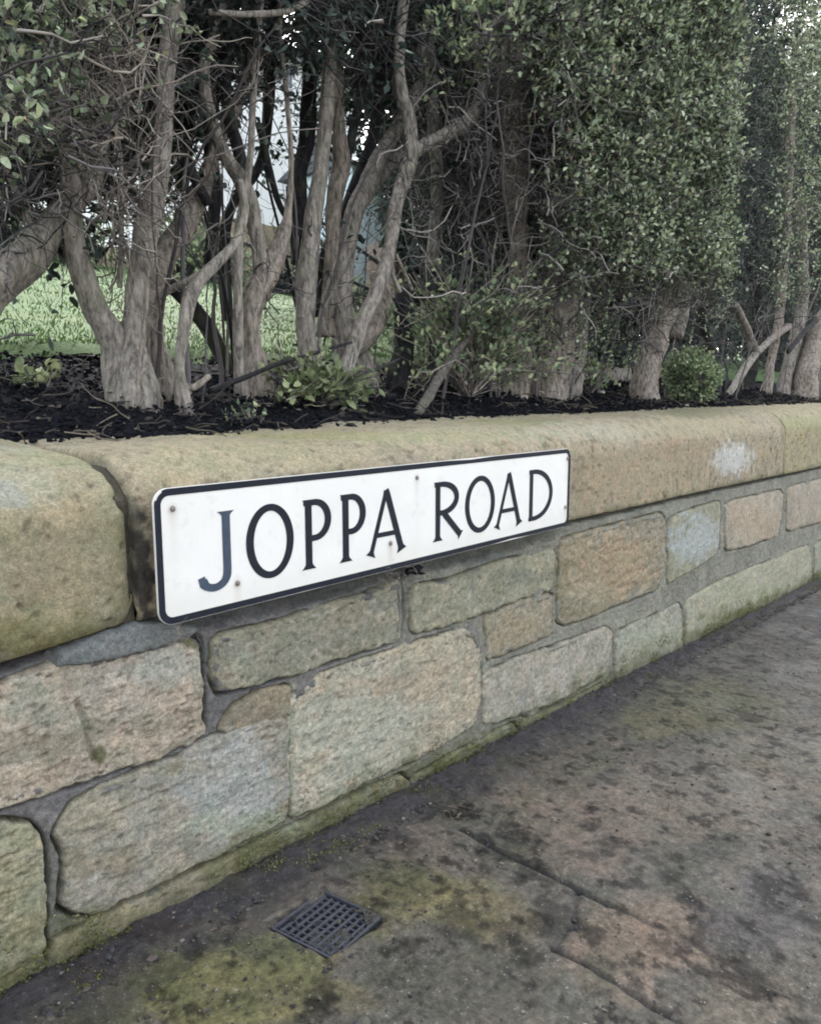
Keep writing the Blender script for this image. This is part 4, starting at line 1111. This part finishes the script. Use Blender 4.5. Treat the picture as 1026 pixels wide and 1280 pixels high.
# zones: photo x0, x1, y0, y1, distance behind the wall's face from, to, how many
shrub((-70, 470), .62, 'hedge shrub at the left edge, its thick smooth stem leaning out of view',
      [([(-90, 470, 30), (-45, 400, 28), (0, 352, 25), (38, 320, 22), (62, 288, 18), (80, 262, 14), (110, 235, 10), (130, 180, 8)], B),
       ([(10, 262, 7), (45, 246, 8), (70, 242, 8), (100, 238, 7), (150, 236, 5)], BD), ([(40, 300, 4), (30, 260, 4), (8, 210, 3), (-10, 160, 3)], B)],
      twig_zones=[(-60, 110, 110, 270, .35, .7, 170), (-20, 45, 250, 420, .4, .6, 10)], leaf_zones=[(-80, 110, -120, 190, .30, .7, 520)], dark_zones=[(-100, 130, -80, 250, .7, 1.3, 1100)], seed=11, per=3, LL=.018, LW=.011)
shrub((170, 480), .60, 'large forked hedge shrub with three grey stems from one ridged base, nearest the lawn gap',
      [([(158, 490, 24), (156, 462, 22), (150, 436, 18), (136, 412, 15), (118, 380, 14), (103, 340, 13), (94, 300, 13), (87, 258, 13), (86, 210, 10), (76, 140, 8), (70, 60, 7)], B, .07),
       ([(168, 498, 27, .56), (166, 465, 22, .57), (166, 435, 18, .58), (171, 400, 15, .58), (176, 350, 13.5, .58), (184, 290, 14, .58), (195, 232, 12.5, .58), (203, 170, 11, .58), (207, 110, 10.5, .58), (213, 50, 11, .58), (222, -30, 11, .58)], B, .07),
       ([(208, 500, 26, .66), (198, 465, 20, .66), (190, 425, 18, .66), (192, 385, 15, .68), (200, 345, 14, .7), (214, 305, 14, .72), (232, 272, 13, .74), (252, 236, 10, .76), (268, 190, 8, .78), (300, 120, 7, .8), (320, 20, 6, .8)], BW_, .16),
       ([(173, 494, 2.6, .52), (177, 440, 2.6, .52), (184, 380, 2.6, .52), (186, 340, 2.2, .52)], BW_), ([(150, 360, 3), (152, 300, 3), (151, 250, 3), (150, 190, 2.5), (140, 130, 2.5)], B),
       ([(140, 120, 9, .8), (138, 60, 9, .8), (150, 10, 8, .8), (160, -60, 8, .8)], BD), ([(190, 210, 9, .85), (186, 120, 10, .85), (188, 30, 11, .85), (190, -60, 11, .85)], BD), ([(226, 240, 8, .9), (236, 150, 9, .9), (240, 50, 12, .9), (244, -40, 13, .9)], BD)],
      twig_zones=[(95, 195, 70, 300, .42, .62, 110), (60, 190, 20, 200, .40, .6, 140), (120, 180, 280, 400, .60, .72, 40)], leaf_zones=[(20, 185, -100, 70, .35, .6, 190)], dark_zones=[(80, 215, -80, 200, .8, 1.25, 1100), (95, 165, 190, 240, .9, 1.2, 10)], matt=M_TWIG_P, shoots=[(150, 215, 5, .6, 1.0, 0)], seed=31, per=3, LL=.018, LW=.011, matl=M_LEAF)
shrub((230, 505), .50, 'slender pale hedge shrub with a double bend, beside the forked trunk',
      [([(234, 518, 10), (228, 492, 9), (225, 465, 6.5), (228, 430, 6.5), (233, 398, 7.5), (239, 372, 8.5), (254, 346, 7.5), (278, 322, 6.5), (296, 300, 5.5), (306, 262, 5), (300, 225, 4)], B, .10),
       ([(196, 374, 3.5, .62), (214, 362, 4.5, .6), (238, 350, 4.5, .56), (262, 336, 4, .52)], B), ([(228, 490, 4), (245, 484, 4), (262, 470, 3)], BW_)],
      twig_zones=[(220, 330, 210, 330, .5, .7, 8)], dark_zones=[(240, 330, -260, -20, .4, .9, 160)], shoots=[(225, 260, 2, .5, .8, .1)], seed=71)
shrub((310, 478), .66, 'hedge shrub pairing a thin straight pole with a thick curved stem, beside the double-bent stem',
      [([(303, 490, 9, .62), (300, 455, 6.5, .62), (298, 420, 6, .62), (297, 370, 6, .62), (298, 320, 6, .62), (300, 280, 5, .62), (312, 200, 4, .62), (318, 100, 4, .62), (330, -40, 4, .62)], B),
       ([(322, 500, 24), (316, 455, 15), (312, 415, 13), (315, 378, 14), (328, 350, 14), (345, 318, 11), (354, 292, 8), (360, 266, 4.5), (364, 200, 3), (358, 120, 3), (350, 40, 3), (352, -40, 3)], BW_, .13),
       ([(326, 352, 8), (324, 300, 9), (316, 258, 11), (304, 226, 10), (288, 200, 8.5), (275, 176, 7.5), (264, 148, 7), (256, 112, 7), (257, 75, 7), (272, 36, 6), (290, -30, 6)], B, .08),
       ([(308, 236, 7), (296, 180, 7, .7), (287, 150, 7, .7), (283, 110, 7, .7), (285, 60, 7, .7), (292, -20, 7, .7)], BD),
       ([(200, 350, 9, .85), (224, 368, 10, .85), (246, 394, 10, .85), (268, 424, 10, .85), (290, 462, 10, .85)], BD), ([(262, 330, 8, .9), (268, 250, 8, .9), (264, 170, 8, .9), (268, 60, 9, .9), (270, -40, 9, .9)], BD),
       ([(286, 400, 6, .95), (282, 330, 7, .95), (290, 260, 6, .95), (330, 190, 6, .95), (338, 60, 8, .95), (345, -30, 8, .95)], BD),
       ([(378, 300, 3, .8), (352, 260, 4, .8), (336, 210, 4, .8), (326, 160, 4, .8)], BD), ([(262, 15, 3, .5), (310, 18, 3.5, .5), (358, 14, 3.5, .5), (385, 2, 3.5, .5)], B), ([(205, 165, 3, .7), (222, 190, 5, .7), (245, 225, 6, .7), (262, 255, 6, .7)], BD)],
      twig_zones=[(230, 340, 30, 130, .5, .9, 60), (290, 350, 290, 400, .6, .8, 18)], dark_zones=[(215, 400, -80, 20, .5, 1.2, 560), (215, 345, 20, 100, .7, 1.2, 140), (262, 300, 200, 260, .9, 1.2, 6)], shoots=[(270, 305, 5, .55, .95, 0)], seed=91)
shrub((405, 470), .72, 'hedge shrub of upright pale poles fanning to the right, behind the pale leafy plant',
      [([(388, 480, 18), (386, 440, 12), (384, 400, 12), (385, 350, 12), (390, 300, 11), (396, 250, 10.5), (402, 200, 9.5), (407, 150, 8.5), (410, 105, 8), (414, 40, 8), (418, -40, 8)], B, .06),
       ([(455, 480, 22, .78), (438, 430, 19, .78), (427, 395, 14, .78), (428, 350, 12, .78), (436, 305, 11, .78), (447, 265, 11, .78), (462, 230, 12, .78), (478, 195, 10, .78), (500, 155, 8, .78), (520, 115, 7, .78), (530, 40, 6, .78)], B, .08),
       ([(410, 420, 12, .8), (412, 360, 9, .8), (414, 310, 9, .8), (419, 255, 10, .8), (427, 205, 11, .8), (424, 160, 8, .8), (420, 110, 7.5, .8), (424, 30, 7, .8), (426, -40, 7, .8)], BW_, .1),
       ([(430, 200, 7, .8), (440, 165, 6, .8), (452, 110, 6, .8), (455, 40, 6, .8), (460, -40, 6, .8)], BD),
       ([(372, 330, 9, .9), (373, 280, 10, .9), (376, 230, 10, .9), (381, 180, 10, .9), (387, 120, 9, .9), (392, 20, 9, .9), (395, -40, 9, .9)], BD),
       ([(463, 232, 8, .8), (485, 205, 8, .8), (505, 192, 8, .8)], B), ([(440, 440, 12), (462, 405, 15), (478, 372, 12), (470, 340, 7)], BW_, .2), ([(400, 395, 9, .85), (404, 340, 8, .85), (415, 300, 8, .85), (440, 240, 7, .85), (470, 150, 7, .85), (480, 40, 8, .85)], BD),],
      twig_zones=[(405, 520, 0, 110, .5, .9, 140), (395, 430, 300, 400, .6, .85, 24)], dark_zones=[(395, 540, -80, 60, .6, 1.3, 700), (400, 520, 60, 190, .85, 1.3, 260), (390, 415, 300, 390, .85, 1.1, 20)], shoots=[(350, 480, 9, .6, 1.1, .1)], seed=131)
shrub((440, 470), .58, 'hedge shrub whose slim leaning stem becomes a long crooked branch above the young bush',
      [([(424, 492, 9), (438, 446, 8.5), (450, 415, 9), (463, 383, 9.5), (477, 345, 9.5), (488, 302, 8.5), (497, 255, 8.5), (509, 218, 9.5), (515, 190, 8.5), (511, 150, 7.5), (503, 118, 7), (500, 60, 6.5), (508, -20, 6.5)], B, .07),
       ([(513, 196, 7), (530, 180, 7.5), (558, 166, 8), (586, 152, 8.5), (600, 122, 7.5), (606, 95, 6.5), (596, 62, 5.5), (618, 32, 5), (655, 2, 5.5), (680, -30, 5.5)], B, .1),
       ([(500, 490, 7, .7), (506, 440, 12, .7), (507, 400, 12, .7), (510, 368, 11, .7), (535, 362, 8, .7), (560, 352, 6, .7)], BD), ([(490, 470, 6, .7), (497, 440, 6, .7), (503, 400, 7, .7)], BD),
       ([(540, 330, 7, .85), (542, 290, 7.5, .85), (546, 240, 7, .85), (540, 120, 7, .85), (535, 0, 8, .85)], B), ([(495, 318, 2), (508, 345, 2), (515, 362, 2)], BW_), ([(500, 365, 3), (488, 340, 2.5), (470, 322, 2)], B)],
      twig_zones=[(490, 640, 110, 300, .45, .8, 330), (560, 640, 0, 110, .45, .7, 90)], leaf_zones=[(560, 625, -40, 110, .42, .65, 110)],
      dark_zones=[(515, 640, -80, 60, .8, 1.5, 700), (535, 660, 60, 330, .9, 1.5, 1500), (500, 545, 60, 200, 1.0, 1.4, 160)], shoots=[(500, 560, 8, .5, .9, .2)], seed=171, per=4, matl=M_LEAF_G)
shrub((648, 480), .62, 'hedge shrub on a squat pale stump with a dark upright trunk above',
      [([(642, 500, 24), (640, 468, 21), (642, 446, 15), (650, 420, 12), (652, 360, 11), (648, 300, 12), (643, 220, 14), (642, 115, 15), (645, 50, 16), (650, -40, 16)], BW_, .16),
       ([(655, 500, 11), (656, 452, 10), (664, 400, 9.5), (677, 355, 8.5), (690, 312, 8), (697, 262, 6.5), (700, 220, 5), (698, 175, 4.5), (705, 100, 4)], B, .1),
       ([(640, 450, 5), (630, 420, 5), (612, 380, 4)], BD), ([(660, 0, 4), (664, 60, 4), (672, 120, 3.5), (685, 165, 3)], B)],
      twig_zones=[(590, 700, 90, 290, .42, .75, 380), (600, 700, 290, 460, .45, .8, 160), (600, 680, 60, 140, .4, .6, 60)], leaf_zones=[(655, 730, -60, 120, .34, .6, 420)], dark_zones=[(620, 740, -80, 60, .8, 1.6, 900), (640, 760, 60, 330, .8, 1.6, 1300)], shoots=[(610, 680, 14, .5, .9, 0)], seed=211, per=5)
shrub((690, 482), .56, 'hedge shrub with the thickest trunk, of pinkish peeling bark, under dense leaves',
      [([(682, 505, 25), (685, 475, 21), (690, 440, 19), (697, 400, 19), (705, 360, 18), (714, 325, 16), (720, 280, 16), (724, 200, 15), (720, 80, 14), (725, -40, 14)], BW_, .16),
       ([(712, 500, 13), (716, 468, 12), (722, 440, 10), (726, 400, 8), (738, 350, 7), (760, 300, 6)], B, .15), ([(684, 430, 7), (672, 395, 6.5), (690, 350, 6), (700, 310, 5)], B),
       ([(690, 330, 2), (705, 332, 2), (722, 338, 2), (742, 342, 1.5)], BW_)],
      twig_zones=[(690, 800, 120, 440, .3, .6, 330), (680, 800, -60, 400, .24, .42, 420)], leaf_zones=[(690, 800, -80, 160, .26, .5, 1100), (700, 800, 160, 350, .30, .6, 700), (725, 800, 60, 300, .25, .4, 500), (655, 790, 330, 450, .36, .7, 160)], dark_zones=[(720, 860, -80, 340, .6, 1.5, 1900)], shoots=[(660, 760, 14, .45, .9, .1)], seed=251, per=6, LL=.018, LW=.011)
shrub((812, 490), .50, 'hedge shrub with a leaning trunk of two fused pale stems, beside the small round bush',
      [([(802, 515, 20), (806, 480, 16), (811, 445, 14), (820, 412, 14), (832, 378, 14), (845, 345, 12), (856, 300, 12), (862, 220, 12), (860, 60, 11)], BW_, .16),
       ([(845, 420, 9), (852, 385, 9), (858, 340, 9), (862, 290, 8)], B), ([(740, 412, 4.5, .7), (756, 392, 5, .68), (778, 368, 5, .64), (806, 350, 4.5, .6), (825, 330, 4, .6)], BD), ([(722, 400, 6, .8), (740, 372, 6, .8), (770, 350, 6, .8)], BD)],
      twig_zones=[(780, 900, 230, 460, .3, .6, 300), (780, 900, -60, 400, .22, .36, 520)], leaf_zones=[(790, 906, -80, 180, .22, .42, 2300), (770, 903, 160, 345, .24, .42, 1300), (860, 906, -80, 330, .22, .34, 700), (820, 905, 330, 400, .42, .6, 120)], dark_zones=[(790, 915, 200, 380, .5, 1.0, 420), (860, 1000, -80, 300, .7, 1.8, 1500)], shoots=[(790, 880, 14, .42, .8, .1)], seed=291, per=6, LL=.019, LW=.0115)
shrub((960, 488), .62, 'hedge shrub of thin poles in the shade beyond the square-cut leafy corner',
      [([(958, 500, 6), (962, 462, 5), (968, 425, 5), (975, 385, 5), (978, 340, 5), (984, 260, 5), (990, 100, 5)], BW_, .1), ([(905, 500, 4.5), (925, 470, 4.5), (942, 445, 4.5), (962, 425, 4), (985, 408, 4)], B),
       ([(945, 440, 5), (930, 405, 4.5), (918, 380, 4)], B), ([(978, 500, 8), (985, 455, 7), (996, 415, 7), (1004, 360, 6), (1000, 250, 6)], B, .14), ([(930, 500, 8, .8), (938, 460, 8, .8), (945, 400, 8, .8), (940, 300, 8, .8), (930, 100, 8, .8)], BD), ([(892, 500, 8, .7), (888, 440, 7, .7), (880, 390, 7, .7), (885, 300, 7, .7)], BD)],
      twig_zones=[(915, 1000, 200, 470, .5, .9, 420), (912, 1000, 0, 300, .5, .8, 360)], leaf_zones=[(914, 975, -60, 330, .50, .8, 800), (905, 1000, 300, 430, .6, .9, 200)], dark_zones=[(915, 1040, 60, 470, 1.0, 2.0, 1500)], shoots=[(900, 1000, 22, .45, .9, .2)], seed=331, per=4, matl=M_LEAF_B, matt=M_TWIG)
shrub((1015, 490), .52, 'hedge shrub with gnarled dark-streaked stems at the far right end of the visible hedge',
      [([(1003, 500, 14), (1006, 470, 11), (1012, 445, 10), (1022, 415, 9), (1036, 380, 9), (1045, 300, 8), (1050, 180, 7), (1060, 20, 5)], BW_, .18), ([(1035, 500, 13), (1040, 460, 12), (1050, 400, 11), (1058, 300, 10), (1066, 180, 8), (1072, 20, 5)], B, .15), ([(985, 440, 3), (1000, 420, 3), (1020, 400, 3)], BD)],
      twig_zones=[(985, 1060, 180, 480, .45, .8, 360)], leaf_zones=[(965, 1060, -60, 380, .42, .7, 1300), (940, 1080, -60, 160, .7, 1.2, 900), (985, 1090, -90, 110, .45, 1.0, 1000)], dark_zones=[(1000, 1120, -80, 470, .9, 1.8, 900)], shoots=[(990, 1050, 14, .45, .8, .2)], seed=371, per=4)

# ------------------------------------------------------------------ LOW PLANTS IN THE BED
def plant(name, label, cat, px, Y, nst, h, spread, per, L, W, mat, seed, dirz=1.0, tmat=M_TWIG):
    b = at_y(px[0], px[1], Y); b[2] = float(garden_z(b[0], b[1]))
    root = empty(name, b.tolist(), label, cat)
    P = b + rng.normal(0, .012, (nst, 3)) * np.array([1, 1, 0])
    Dv = rng.normal(0, 1, (nst, 3)) * np.array([spread, spread, .3]) + np.array([0, 0, dirz])
    T_ = twig_paths(P, Dv, rng.uniform(.5, 1.1, nst) * h, 8, .22)
    T2 = twig_paths(T_[:, 4], unit(T_[:, 5] - T_[:, 4]) + rng.normal(0, .7, (nst, 3)), h * .45, 8, .25)
    V, Q = join([tubes(T_, .0022, .001, 5), tubes(T2, .0013, .0007, 4)]); mesh_obj('stems', V, Q, tmat, root)
    E = np.concatenate([T_[:, 2:], T2[:, :6]])
    V, Q = join(foliage_on(E, per, L, W)); mesh_obj('foliage', V, Q, mat, root)
    return root
plant('seedling', 'yellow green leafy sprout low beside the leaning slim stem', 'plant', (400, 500), .50, 60, .17, .85, 4, .026, .015, M_LEAF_Y, 1, .8)
plant('seedling', 'small yellow green sprout in the soil, left of the forked shrub', 'plant', (40, 470), .75, 6, .05, .8, 4, .026, .018, M_LEAF_Y, 2)
plant('seedling', 'tiny pale sprout on the soil behind the coping, above the street sign', 'plant', (300, 530), .38, 9, .04, 1.0, 3, .014, .007, M_LEAF_G, 3, .3)
plant('young_bush', 'young twiggy bush with grey green leaves standing before the dark tangle in mid hedge', 'bush', (585, 480), .58, 130, .47, .55, 9, .021, .013, M_LEAF_G, 4, 1.1, M_TWIG_P)
plant('laurel_clump', 'glossy dark green clump seen through the gap left of the leaning fused trunk', 'plant', (755, 470), 1.0, 30, .32, .6, 6, .06, .022, M_LEAF_B, 6)
plant('seedling', 'sparse green sprout beside the peeling thick trunk', 'plant', (735, 470), .62, 16, .22, .6, 5, .025, .015, M_LEAF_G, 7)
# the small clipped bush near the edge of the coping
b = at_y(866, 505, .36); b[2] = float(garden_z(b[0], b[1]))
root = empty('round_bush', b.tolist(), 'small dense round bush with grey green leaves at the back edge of the coping', 'bush')
cen = at_y(864, 470, .38)
n = 420; d = unit(rng.normal(0, 1, (n, 3)))
rr = np.array([.115, .10, .105])
T_ = twig_paths(np.tile(b, (n, 1)) + rng.normal(0, .01, (n, 3)), (cen + d * rr * 1.0) - b, .1, 6, .05)
tgt = cen + d * rr * rng.uniform(.75, 1.05, (n, 1)) * (1 + .18 * fbm(d, 2.5, 2, 880)[:, None])
T_ = np.stack([b + (tgt - b) * t for t in np.linspace(0, 1, 6)], 1); T_[:, 1:5] += rng.normal(0, .006, (n, 4, 3))
V, Q = tubes(T_, .0013, .0007, 4); mesh_obj('stems', V, Q, M_TWIG, root)
parts = []
for k in range(9):
    P = tgt + rng.normal(0, .010, (n, 3)); parts.append(leaves(P, d + rng.normal(0, .7, (n, 3)), rng.uniform(.011, .020, n), rng.uniform(.008, .014, n), .3, .3))
V, Q = join(parts); mesh_obj('foliage', V, Q, M_LEAF_G, root)

# cut branches left lying and leaning in the bed
def lying(name, ctrl, Y, mat, label, cat='branch', seed=0, rough=.12):
    out = []
    for c in ctrl:
        yy = c[3] if len(c) > 3 else Y
        p = at_y(c[0], c[1], yy); out.append((*p, c[2] / FPX * ((p - _C) @ _F)))
    V, Q = stem_geo(out, 14, seed, rough)
    return tag(mesh_obj(name, V, Q, mat, None), label, cat)
lying('cut_branch', [(520, 522, 5.5, .36), (534, 496, 6, .42), (556, 462, 5.5, .48), (576, 434, 4.5, .52), (606, 400, 2.5, .55), (640, 360, 1.5, .56)], .45, M_BARK_L, 'stout pruned branch leaning from the coping edge into the young bush', seed=5)
lying('cut_branch', [(262, 488, 4, .52), (300, 474, 3.2, .52), (350, 454, 2.6, .52), (400, 440, 2.2, .52), (440, 428, 1.6, .52)], .5, M_BARK_D, 'thin bare branch lying low across the foot of the thin straight pole', seed=6)
lying('cut_branch', [(432, 478, 2, .5), (470, 462, 2, .52), (500, 448, 1.5, .56)], .5, M_BARK_D, 'thin forked prunings lying behind the pale leafy plant', seed=8)
lying('fallen_log', [(720, 462, 10, .95), (748, 468, 12, .95), (785, 474, 12, .95), (800, 478, 11, .95)], .95, M_BARK, 'short grey log lying on the soil between the thick and the leaning trunks', 'log', seed=7)
for (x, y, Yv, sz, lab) in ((655, 480, .5, .016, 'small pale stone at the foot of the squat stump'), (752, 478, .6, .018, 'small pale stone in front of the grey log'), (858, 502, .31, .012, 'pale pebble under the small round bush'), (430, 505, .42, .010, 'small stone below the pale leafy plant')):
    p = at_y(x, y, Yv); p[2] = float(garden_z(p[0], p[1])) + sz * .5
    v, f = icos(); v = v * (1 + .25 * fbm(v + x, 1.5, 2, 3)[:, None]) * sz * np.array([1.2, 1, .7]) + p
    o = tag(mesh_obj('pebble', v, f, M_GRIT, None, np.tile(srgb(150, 145, 138), (12, 1))), lab, 'stone')
    m = o.modifiers.new('sub', 'SUBSURF'); m.levels = 2; m.render_levels = 2
# scrap of leaf and twig litter against the wall
p = at_ground(578, 1018)
P = p + rng.normal(0, 1, (26, 3)) * np.array([.016, .012, .0]) + np.array([0, 0, .008])
Dv = rng.normal(0, 1, (26, 3)); Dv[:, 2] = np.abs(Dv[:, 2]) * .5
V1, F1 = leaves(P[:12], Dv[:12], rng.uniform(.012, .03, 12), rng.uniform(.006, .012, 12)); V2, F2 = tubes(twig_paths(P[12:], Dv[12:], .035, 5, .3), .0008, .0005)
V, Q = join([(V1, F1), (V2, F2)])
tag(mesh_obj('leaf_scrap', V, Q, M_LITTER, None), 'little heap of brown dead leaf and twigs against the foot of the wall', 'dead leaves')

# ------------------------------------------------------------------ BEYOND THE LAWN
M_RENDER = plain('white_render', (.78, .78, .76), .9, .2, .06, 3); M_SLATE = plain('slate', (.09, .095, .11), .7, .3, .3, 8)
M_GLASS = plain('dark_glass', (.03, .035, .045), .1, .6, .1, 2); M_BLUE = plain('pale_blue_paint', srgb(190, 205, 210), .6, .3, .06, 5)
M_FRAME = plain('white_paint', (.8, .8, .8), .5, .3, .03, 5); M_RUBBLE = mineral('tan_rubble', s1=9, s2=50, bump=1, dist=.02, use_attr=False, base=srgb(150, 140, 118))
M_RUST = mineral('red_sandstone', s1=9, s2=50, bump=1, dist=.02, use_attr=False, base=srgb(132, 120, 110))
EX, EY, EZ = np.eye(3)
def box(x0, x1, y0, y1, z0, z1): return (np.array([(x0 + x1) / 2, (y0 + y1) / 2, (z0 + z1) / 2]), (x1 - x0) / 2, (y1 - y0) / 2, (z1 - z0) / 2, EX, EY)
def bobj(name, items, mat, parent, w=.01):
    V, Q = boxes(items); return bev(mesh_obj(name, V, Q, mat, parent, smooth=False), w)
HY = 9.0
hx0, hx1 = at_y(215, 250, HY)[0], at_y(452, 250, HY)[0]; hb = garden_z(10, HY) - .2
ze = at_y(330, 60, HY)[2]
house = empty('house', ((hx0 + hx1) / 2, HY + 3, float(hb)), 'white rendered house seen in slivers between the hedge stems', 'house')
bobj('wall', [box(hx0, hx1, HY, HY + 6, hb, ze)], M_RENDER, house)
V = np.array([(hx0 - .3, HY - .3, ze), (hx1 + .3, HY - .3, ze), (hx1 + .3, HY + 6.3, ze), (hx0 - .3, HY + 6.3, ze), (hx0 + .3, HY + 3, ze + 1.8), (hx1 - .3, HY + 3, ze + 1.8)])
mesh_obj('roof', V, [np.array([[0, 1, 5, 4], [2, 3, 4, 5], [3, 2, 1, 0]]), np.array([[1, 2, 5], [3, 0, 4]])], M_SLATE, house, smooth=False)
for (xa, ya, xb, yb) in ((352, 226, 379, 270), (244, 150, 268, 188), (336, 70, 368, 118)):
    a = at_y(xa, ya, HY); c = at_y(xb, yb, HY)
    x0, x1, z1, z0 = a[0], c[0], a[2], c[2]
    w = bobj('window', [box(x0, x1, HY - .03, HY - .003, z0, z0 + .06), box(x0, x1, HY - .03, HY - .003, z1 - .06, z1), box(x0, x0 + .06, HY - .03, HY - .003, z0 + .061, z1 - .061), box(x1 - .06, x1, HY - .03, HY - .003, z0 + .061, z1 - .061), box((x0 + x1) / 2 - .02, (x0 + x1) / 2 + .02, HY - .028, HY - .003, z0 + .061, z1 - .061)], M_FRAME, house, .004)
    V, Q = boxes([box(x0 + .061, x1 - .061, HY - .012, HY - .004, z0 + .061, z1 - .061)]); V2 = V
    o = mesh_obj('pane', V - np.array(house.location) + np.array(house.location), Q, M_GLASS, house, smooth=False); o.parent = w
def simple(name, px, Y, depth, mat, label, cat, extra=None):
    a = at_y(px[0], px[1], Y); c = at_y(px[2], px[3], Y)
    b = (a + c) / 2; z0 = float(garden_z(b[0], Y)) - .1
    root = empty(name, (float(b[0]), Y, z0), label, cat)
    return root, a[0], c[0], a[2], z0
root, x0, x1, z1, z0 = simple('garden_shed', (440, 205, 497, 340), 6.6, 1.5, M_BLUE, 'pale blue boarded shed beyond the lawn, seen right of the fanned poles', 'shed')
bobj('boarding', [box(x0 + k * (x1 - x0) / 9, x0 + (k + 1) * (x1 - x0) / 9 - .008, 6.6 + .004 * (k % 2), 7.8, z0, z1) for k in range(9)], M_BLUE, root, .005)
V = np.array([(x0 - .1, 6.45, z1), (x1 + .1, 6.45, z1), (x1 + .1, 8.0, z1), (x0 - .1, 8, z1), (x0 - .1, 7.2, z1 + .35), (x1 + .1, 7.2, z1 + .35)])
mesh_obj('roof', V, [np.array([[0, 1, 5, 4], [2, 3, 4, 5], [3, 2, 1, 0]]), np.array([[1, 2, 5], [3, 0, 4]])], M_SLATE, root, smooth=False)
def rough_block(name, x0, x1, y0, y1, z0, z1, mat, label, cat, seed, n=26):
    """A roughened six-sided mass."""
    g = np.linspace(-1, 1, n); Vs, Qs, o = [], [], 0
    A, Bq = np.meshgrid(g, g, indexing='ij')
    for axn in range(3):
        for s in (-1, 1):
            P = np.zeros((n, n, 3)); P[..., axn] = s; P[..., (axn + 1) % 3] = A * s; P[..., (axn + 2) % 3] = Bq
            Vs.append(P.reshape(-1, 3)); Qs.append(grid_faces(n, n) + o); o += n * n
    V = np.concatenate(Vs); L = np.linalg.norm(V, axis=1, keepdims=True); V = V * (1 - .12 * (L - 1))
    V = (V + 1) / 2 * np.array([x1 - x0, y1 - y0, z1 - z0]) + np.array([x0, y0, z0])
    nz = np.stack([fbm(V, 5, 4, seed + k) for k in range(3)], 1); V = V + nz * .05
    return tag(mesh_obj(name, V, np.concatenate(Qs), mat, None), label, cat)
for xa, xb, tp, Yv, mt, lab in ((-80, 232, 300, 7.6, M_RUBBLE, 'tan rubble boundary wall beyond the lawn at the far left'), (236, 445, 284, 7.4, M_RUBBLE, 'tan rubble boundary wall below the white house')):
    a = at_y(xa, tp, Yv); c = at_y(xb, tp, Yv)
    rough_block('boundary_wall', a[0], c[0], Yv, Yv + .3, float(garden_z(a[0], Yv)) - .2, a[2] * .5 + c[2] * .5, mt, lab, 'wall', int(xa) + 900, 40)
a = at_y(494, 296, 5.6); c = at_y(528, 352, 5.6)
rough_block('gate_pillar', a[0], c[0], 5.6, 6.1, float(garden_z(a[0], 5.6)) - .2, a[2], M_RUST, 'brown sandstone pillar at the lawn edge, right of the pale blue shed', 'pillar', 950)

def far_bush(px, Y, w, h, label, n, mat, seed, L=.09):
    b = at_y(px[0], px[1], Y); b[2] = float(garden_z(b[0], Y))
    root = empty('garden_bush', b.tolist(), label, 'bush', 'bushes beyond the lawn')
    d = unit(rng.normal(0, 1, (n, 3))); r = rng.random((n, 1)) ** .35
    P = b + np.array([0, 0, h * .5]) + np.sign(d) * np.abs(d) ** .75 * r * np.array([w, w * .7, h * .55]) * (1 + .35 * fbm(d, 2.2, 3, seed)[:, None])
    if h > 4: L = .19
    V, Q = leaves(P, d + rng.normal(0, .8, (n, 3)), rng.uniform(.6, 1.3, n) * L, rng.uniform(.5, 1, n) * L * .55); mesh_obj('foliage', V, Q, mat, root)
    m = 14; T_ = twig_paths(np.tile(b, (m, 1)), rng.normal(0, .5, (m, 3)) + np.array([0, 0, 1]), h * .8, 7, .15)
    V, Q = tubes(T_, .03, .01, 6); mesh_obj('stems', V, Q, M_TWIG_D, root)
for a in (((60, 330), 7.0, .6, .45, 'low green bush before the far rubble wall, seen left of the forked shrub', 900, M_LEAF_G, 1), ((-90, 330), 7.0, 1.0, 1.2, 'rounded green bush at the far left beyond the lawn', 1500, M_LEAF, 2),
          ((228, 330), 6.6, .35, .7, 'upright green bush beyond the lawn, right of the forked shrub', 700, M_LEAF_G, 3), ((275, 330), 6.8, .45, .5, 'low bush below the white house', 700, M_LEAF, 4),
          ((345, 335), 6.0, .22, .3, 'small bush at the lawn edge below the white house', 350, M_LEAF_B, 5), ((450, 350), 5.2, .28, .3, 'small yellowish bush in front of the pale blue shed', 500, M_LEAF_Y, 6, .05),
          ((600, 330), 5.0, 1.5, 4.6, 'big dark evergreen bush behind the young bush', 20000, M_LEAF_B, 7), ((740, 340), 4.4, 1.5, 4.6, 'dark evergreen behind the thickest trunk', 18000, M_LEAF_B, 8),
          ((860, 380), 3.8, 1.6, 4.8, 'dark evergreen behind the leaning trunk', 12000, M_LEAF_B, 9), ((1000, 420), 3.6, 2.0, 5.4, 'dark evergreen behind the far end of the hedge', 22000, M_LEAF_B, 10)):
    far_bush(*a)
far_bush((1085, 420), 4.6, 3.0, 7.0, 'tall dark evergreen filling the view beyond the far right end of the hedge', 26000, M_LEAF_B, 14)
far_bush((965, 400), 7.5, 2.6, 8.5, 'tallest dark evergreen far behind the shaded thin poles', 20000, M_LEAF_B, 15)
for a in (((690, 400), 2.4, .45, .7, 'low dark bush in the garden behind the thickest trunk', 1500, M_LEAF_B, 11, .045), ((870, 430), 2.2, .55, .8, 'low dark bush in the garden behind the small round bush', 2000, M_LEAF_B, 12, .045), ((975, 440), 2.0, .6, .8, 'low dark bush in the garden behind the thin poles', 2200, M_LEAF_B, 13, .045)):
    far_bush(*a)
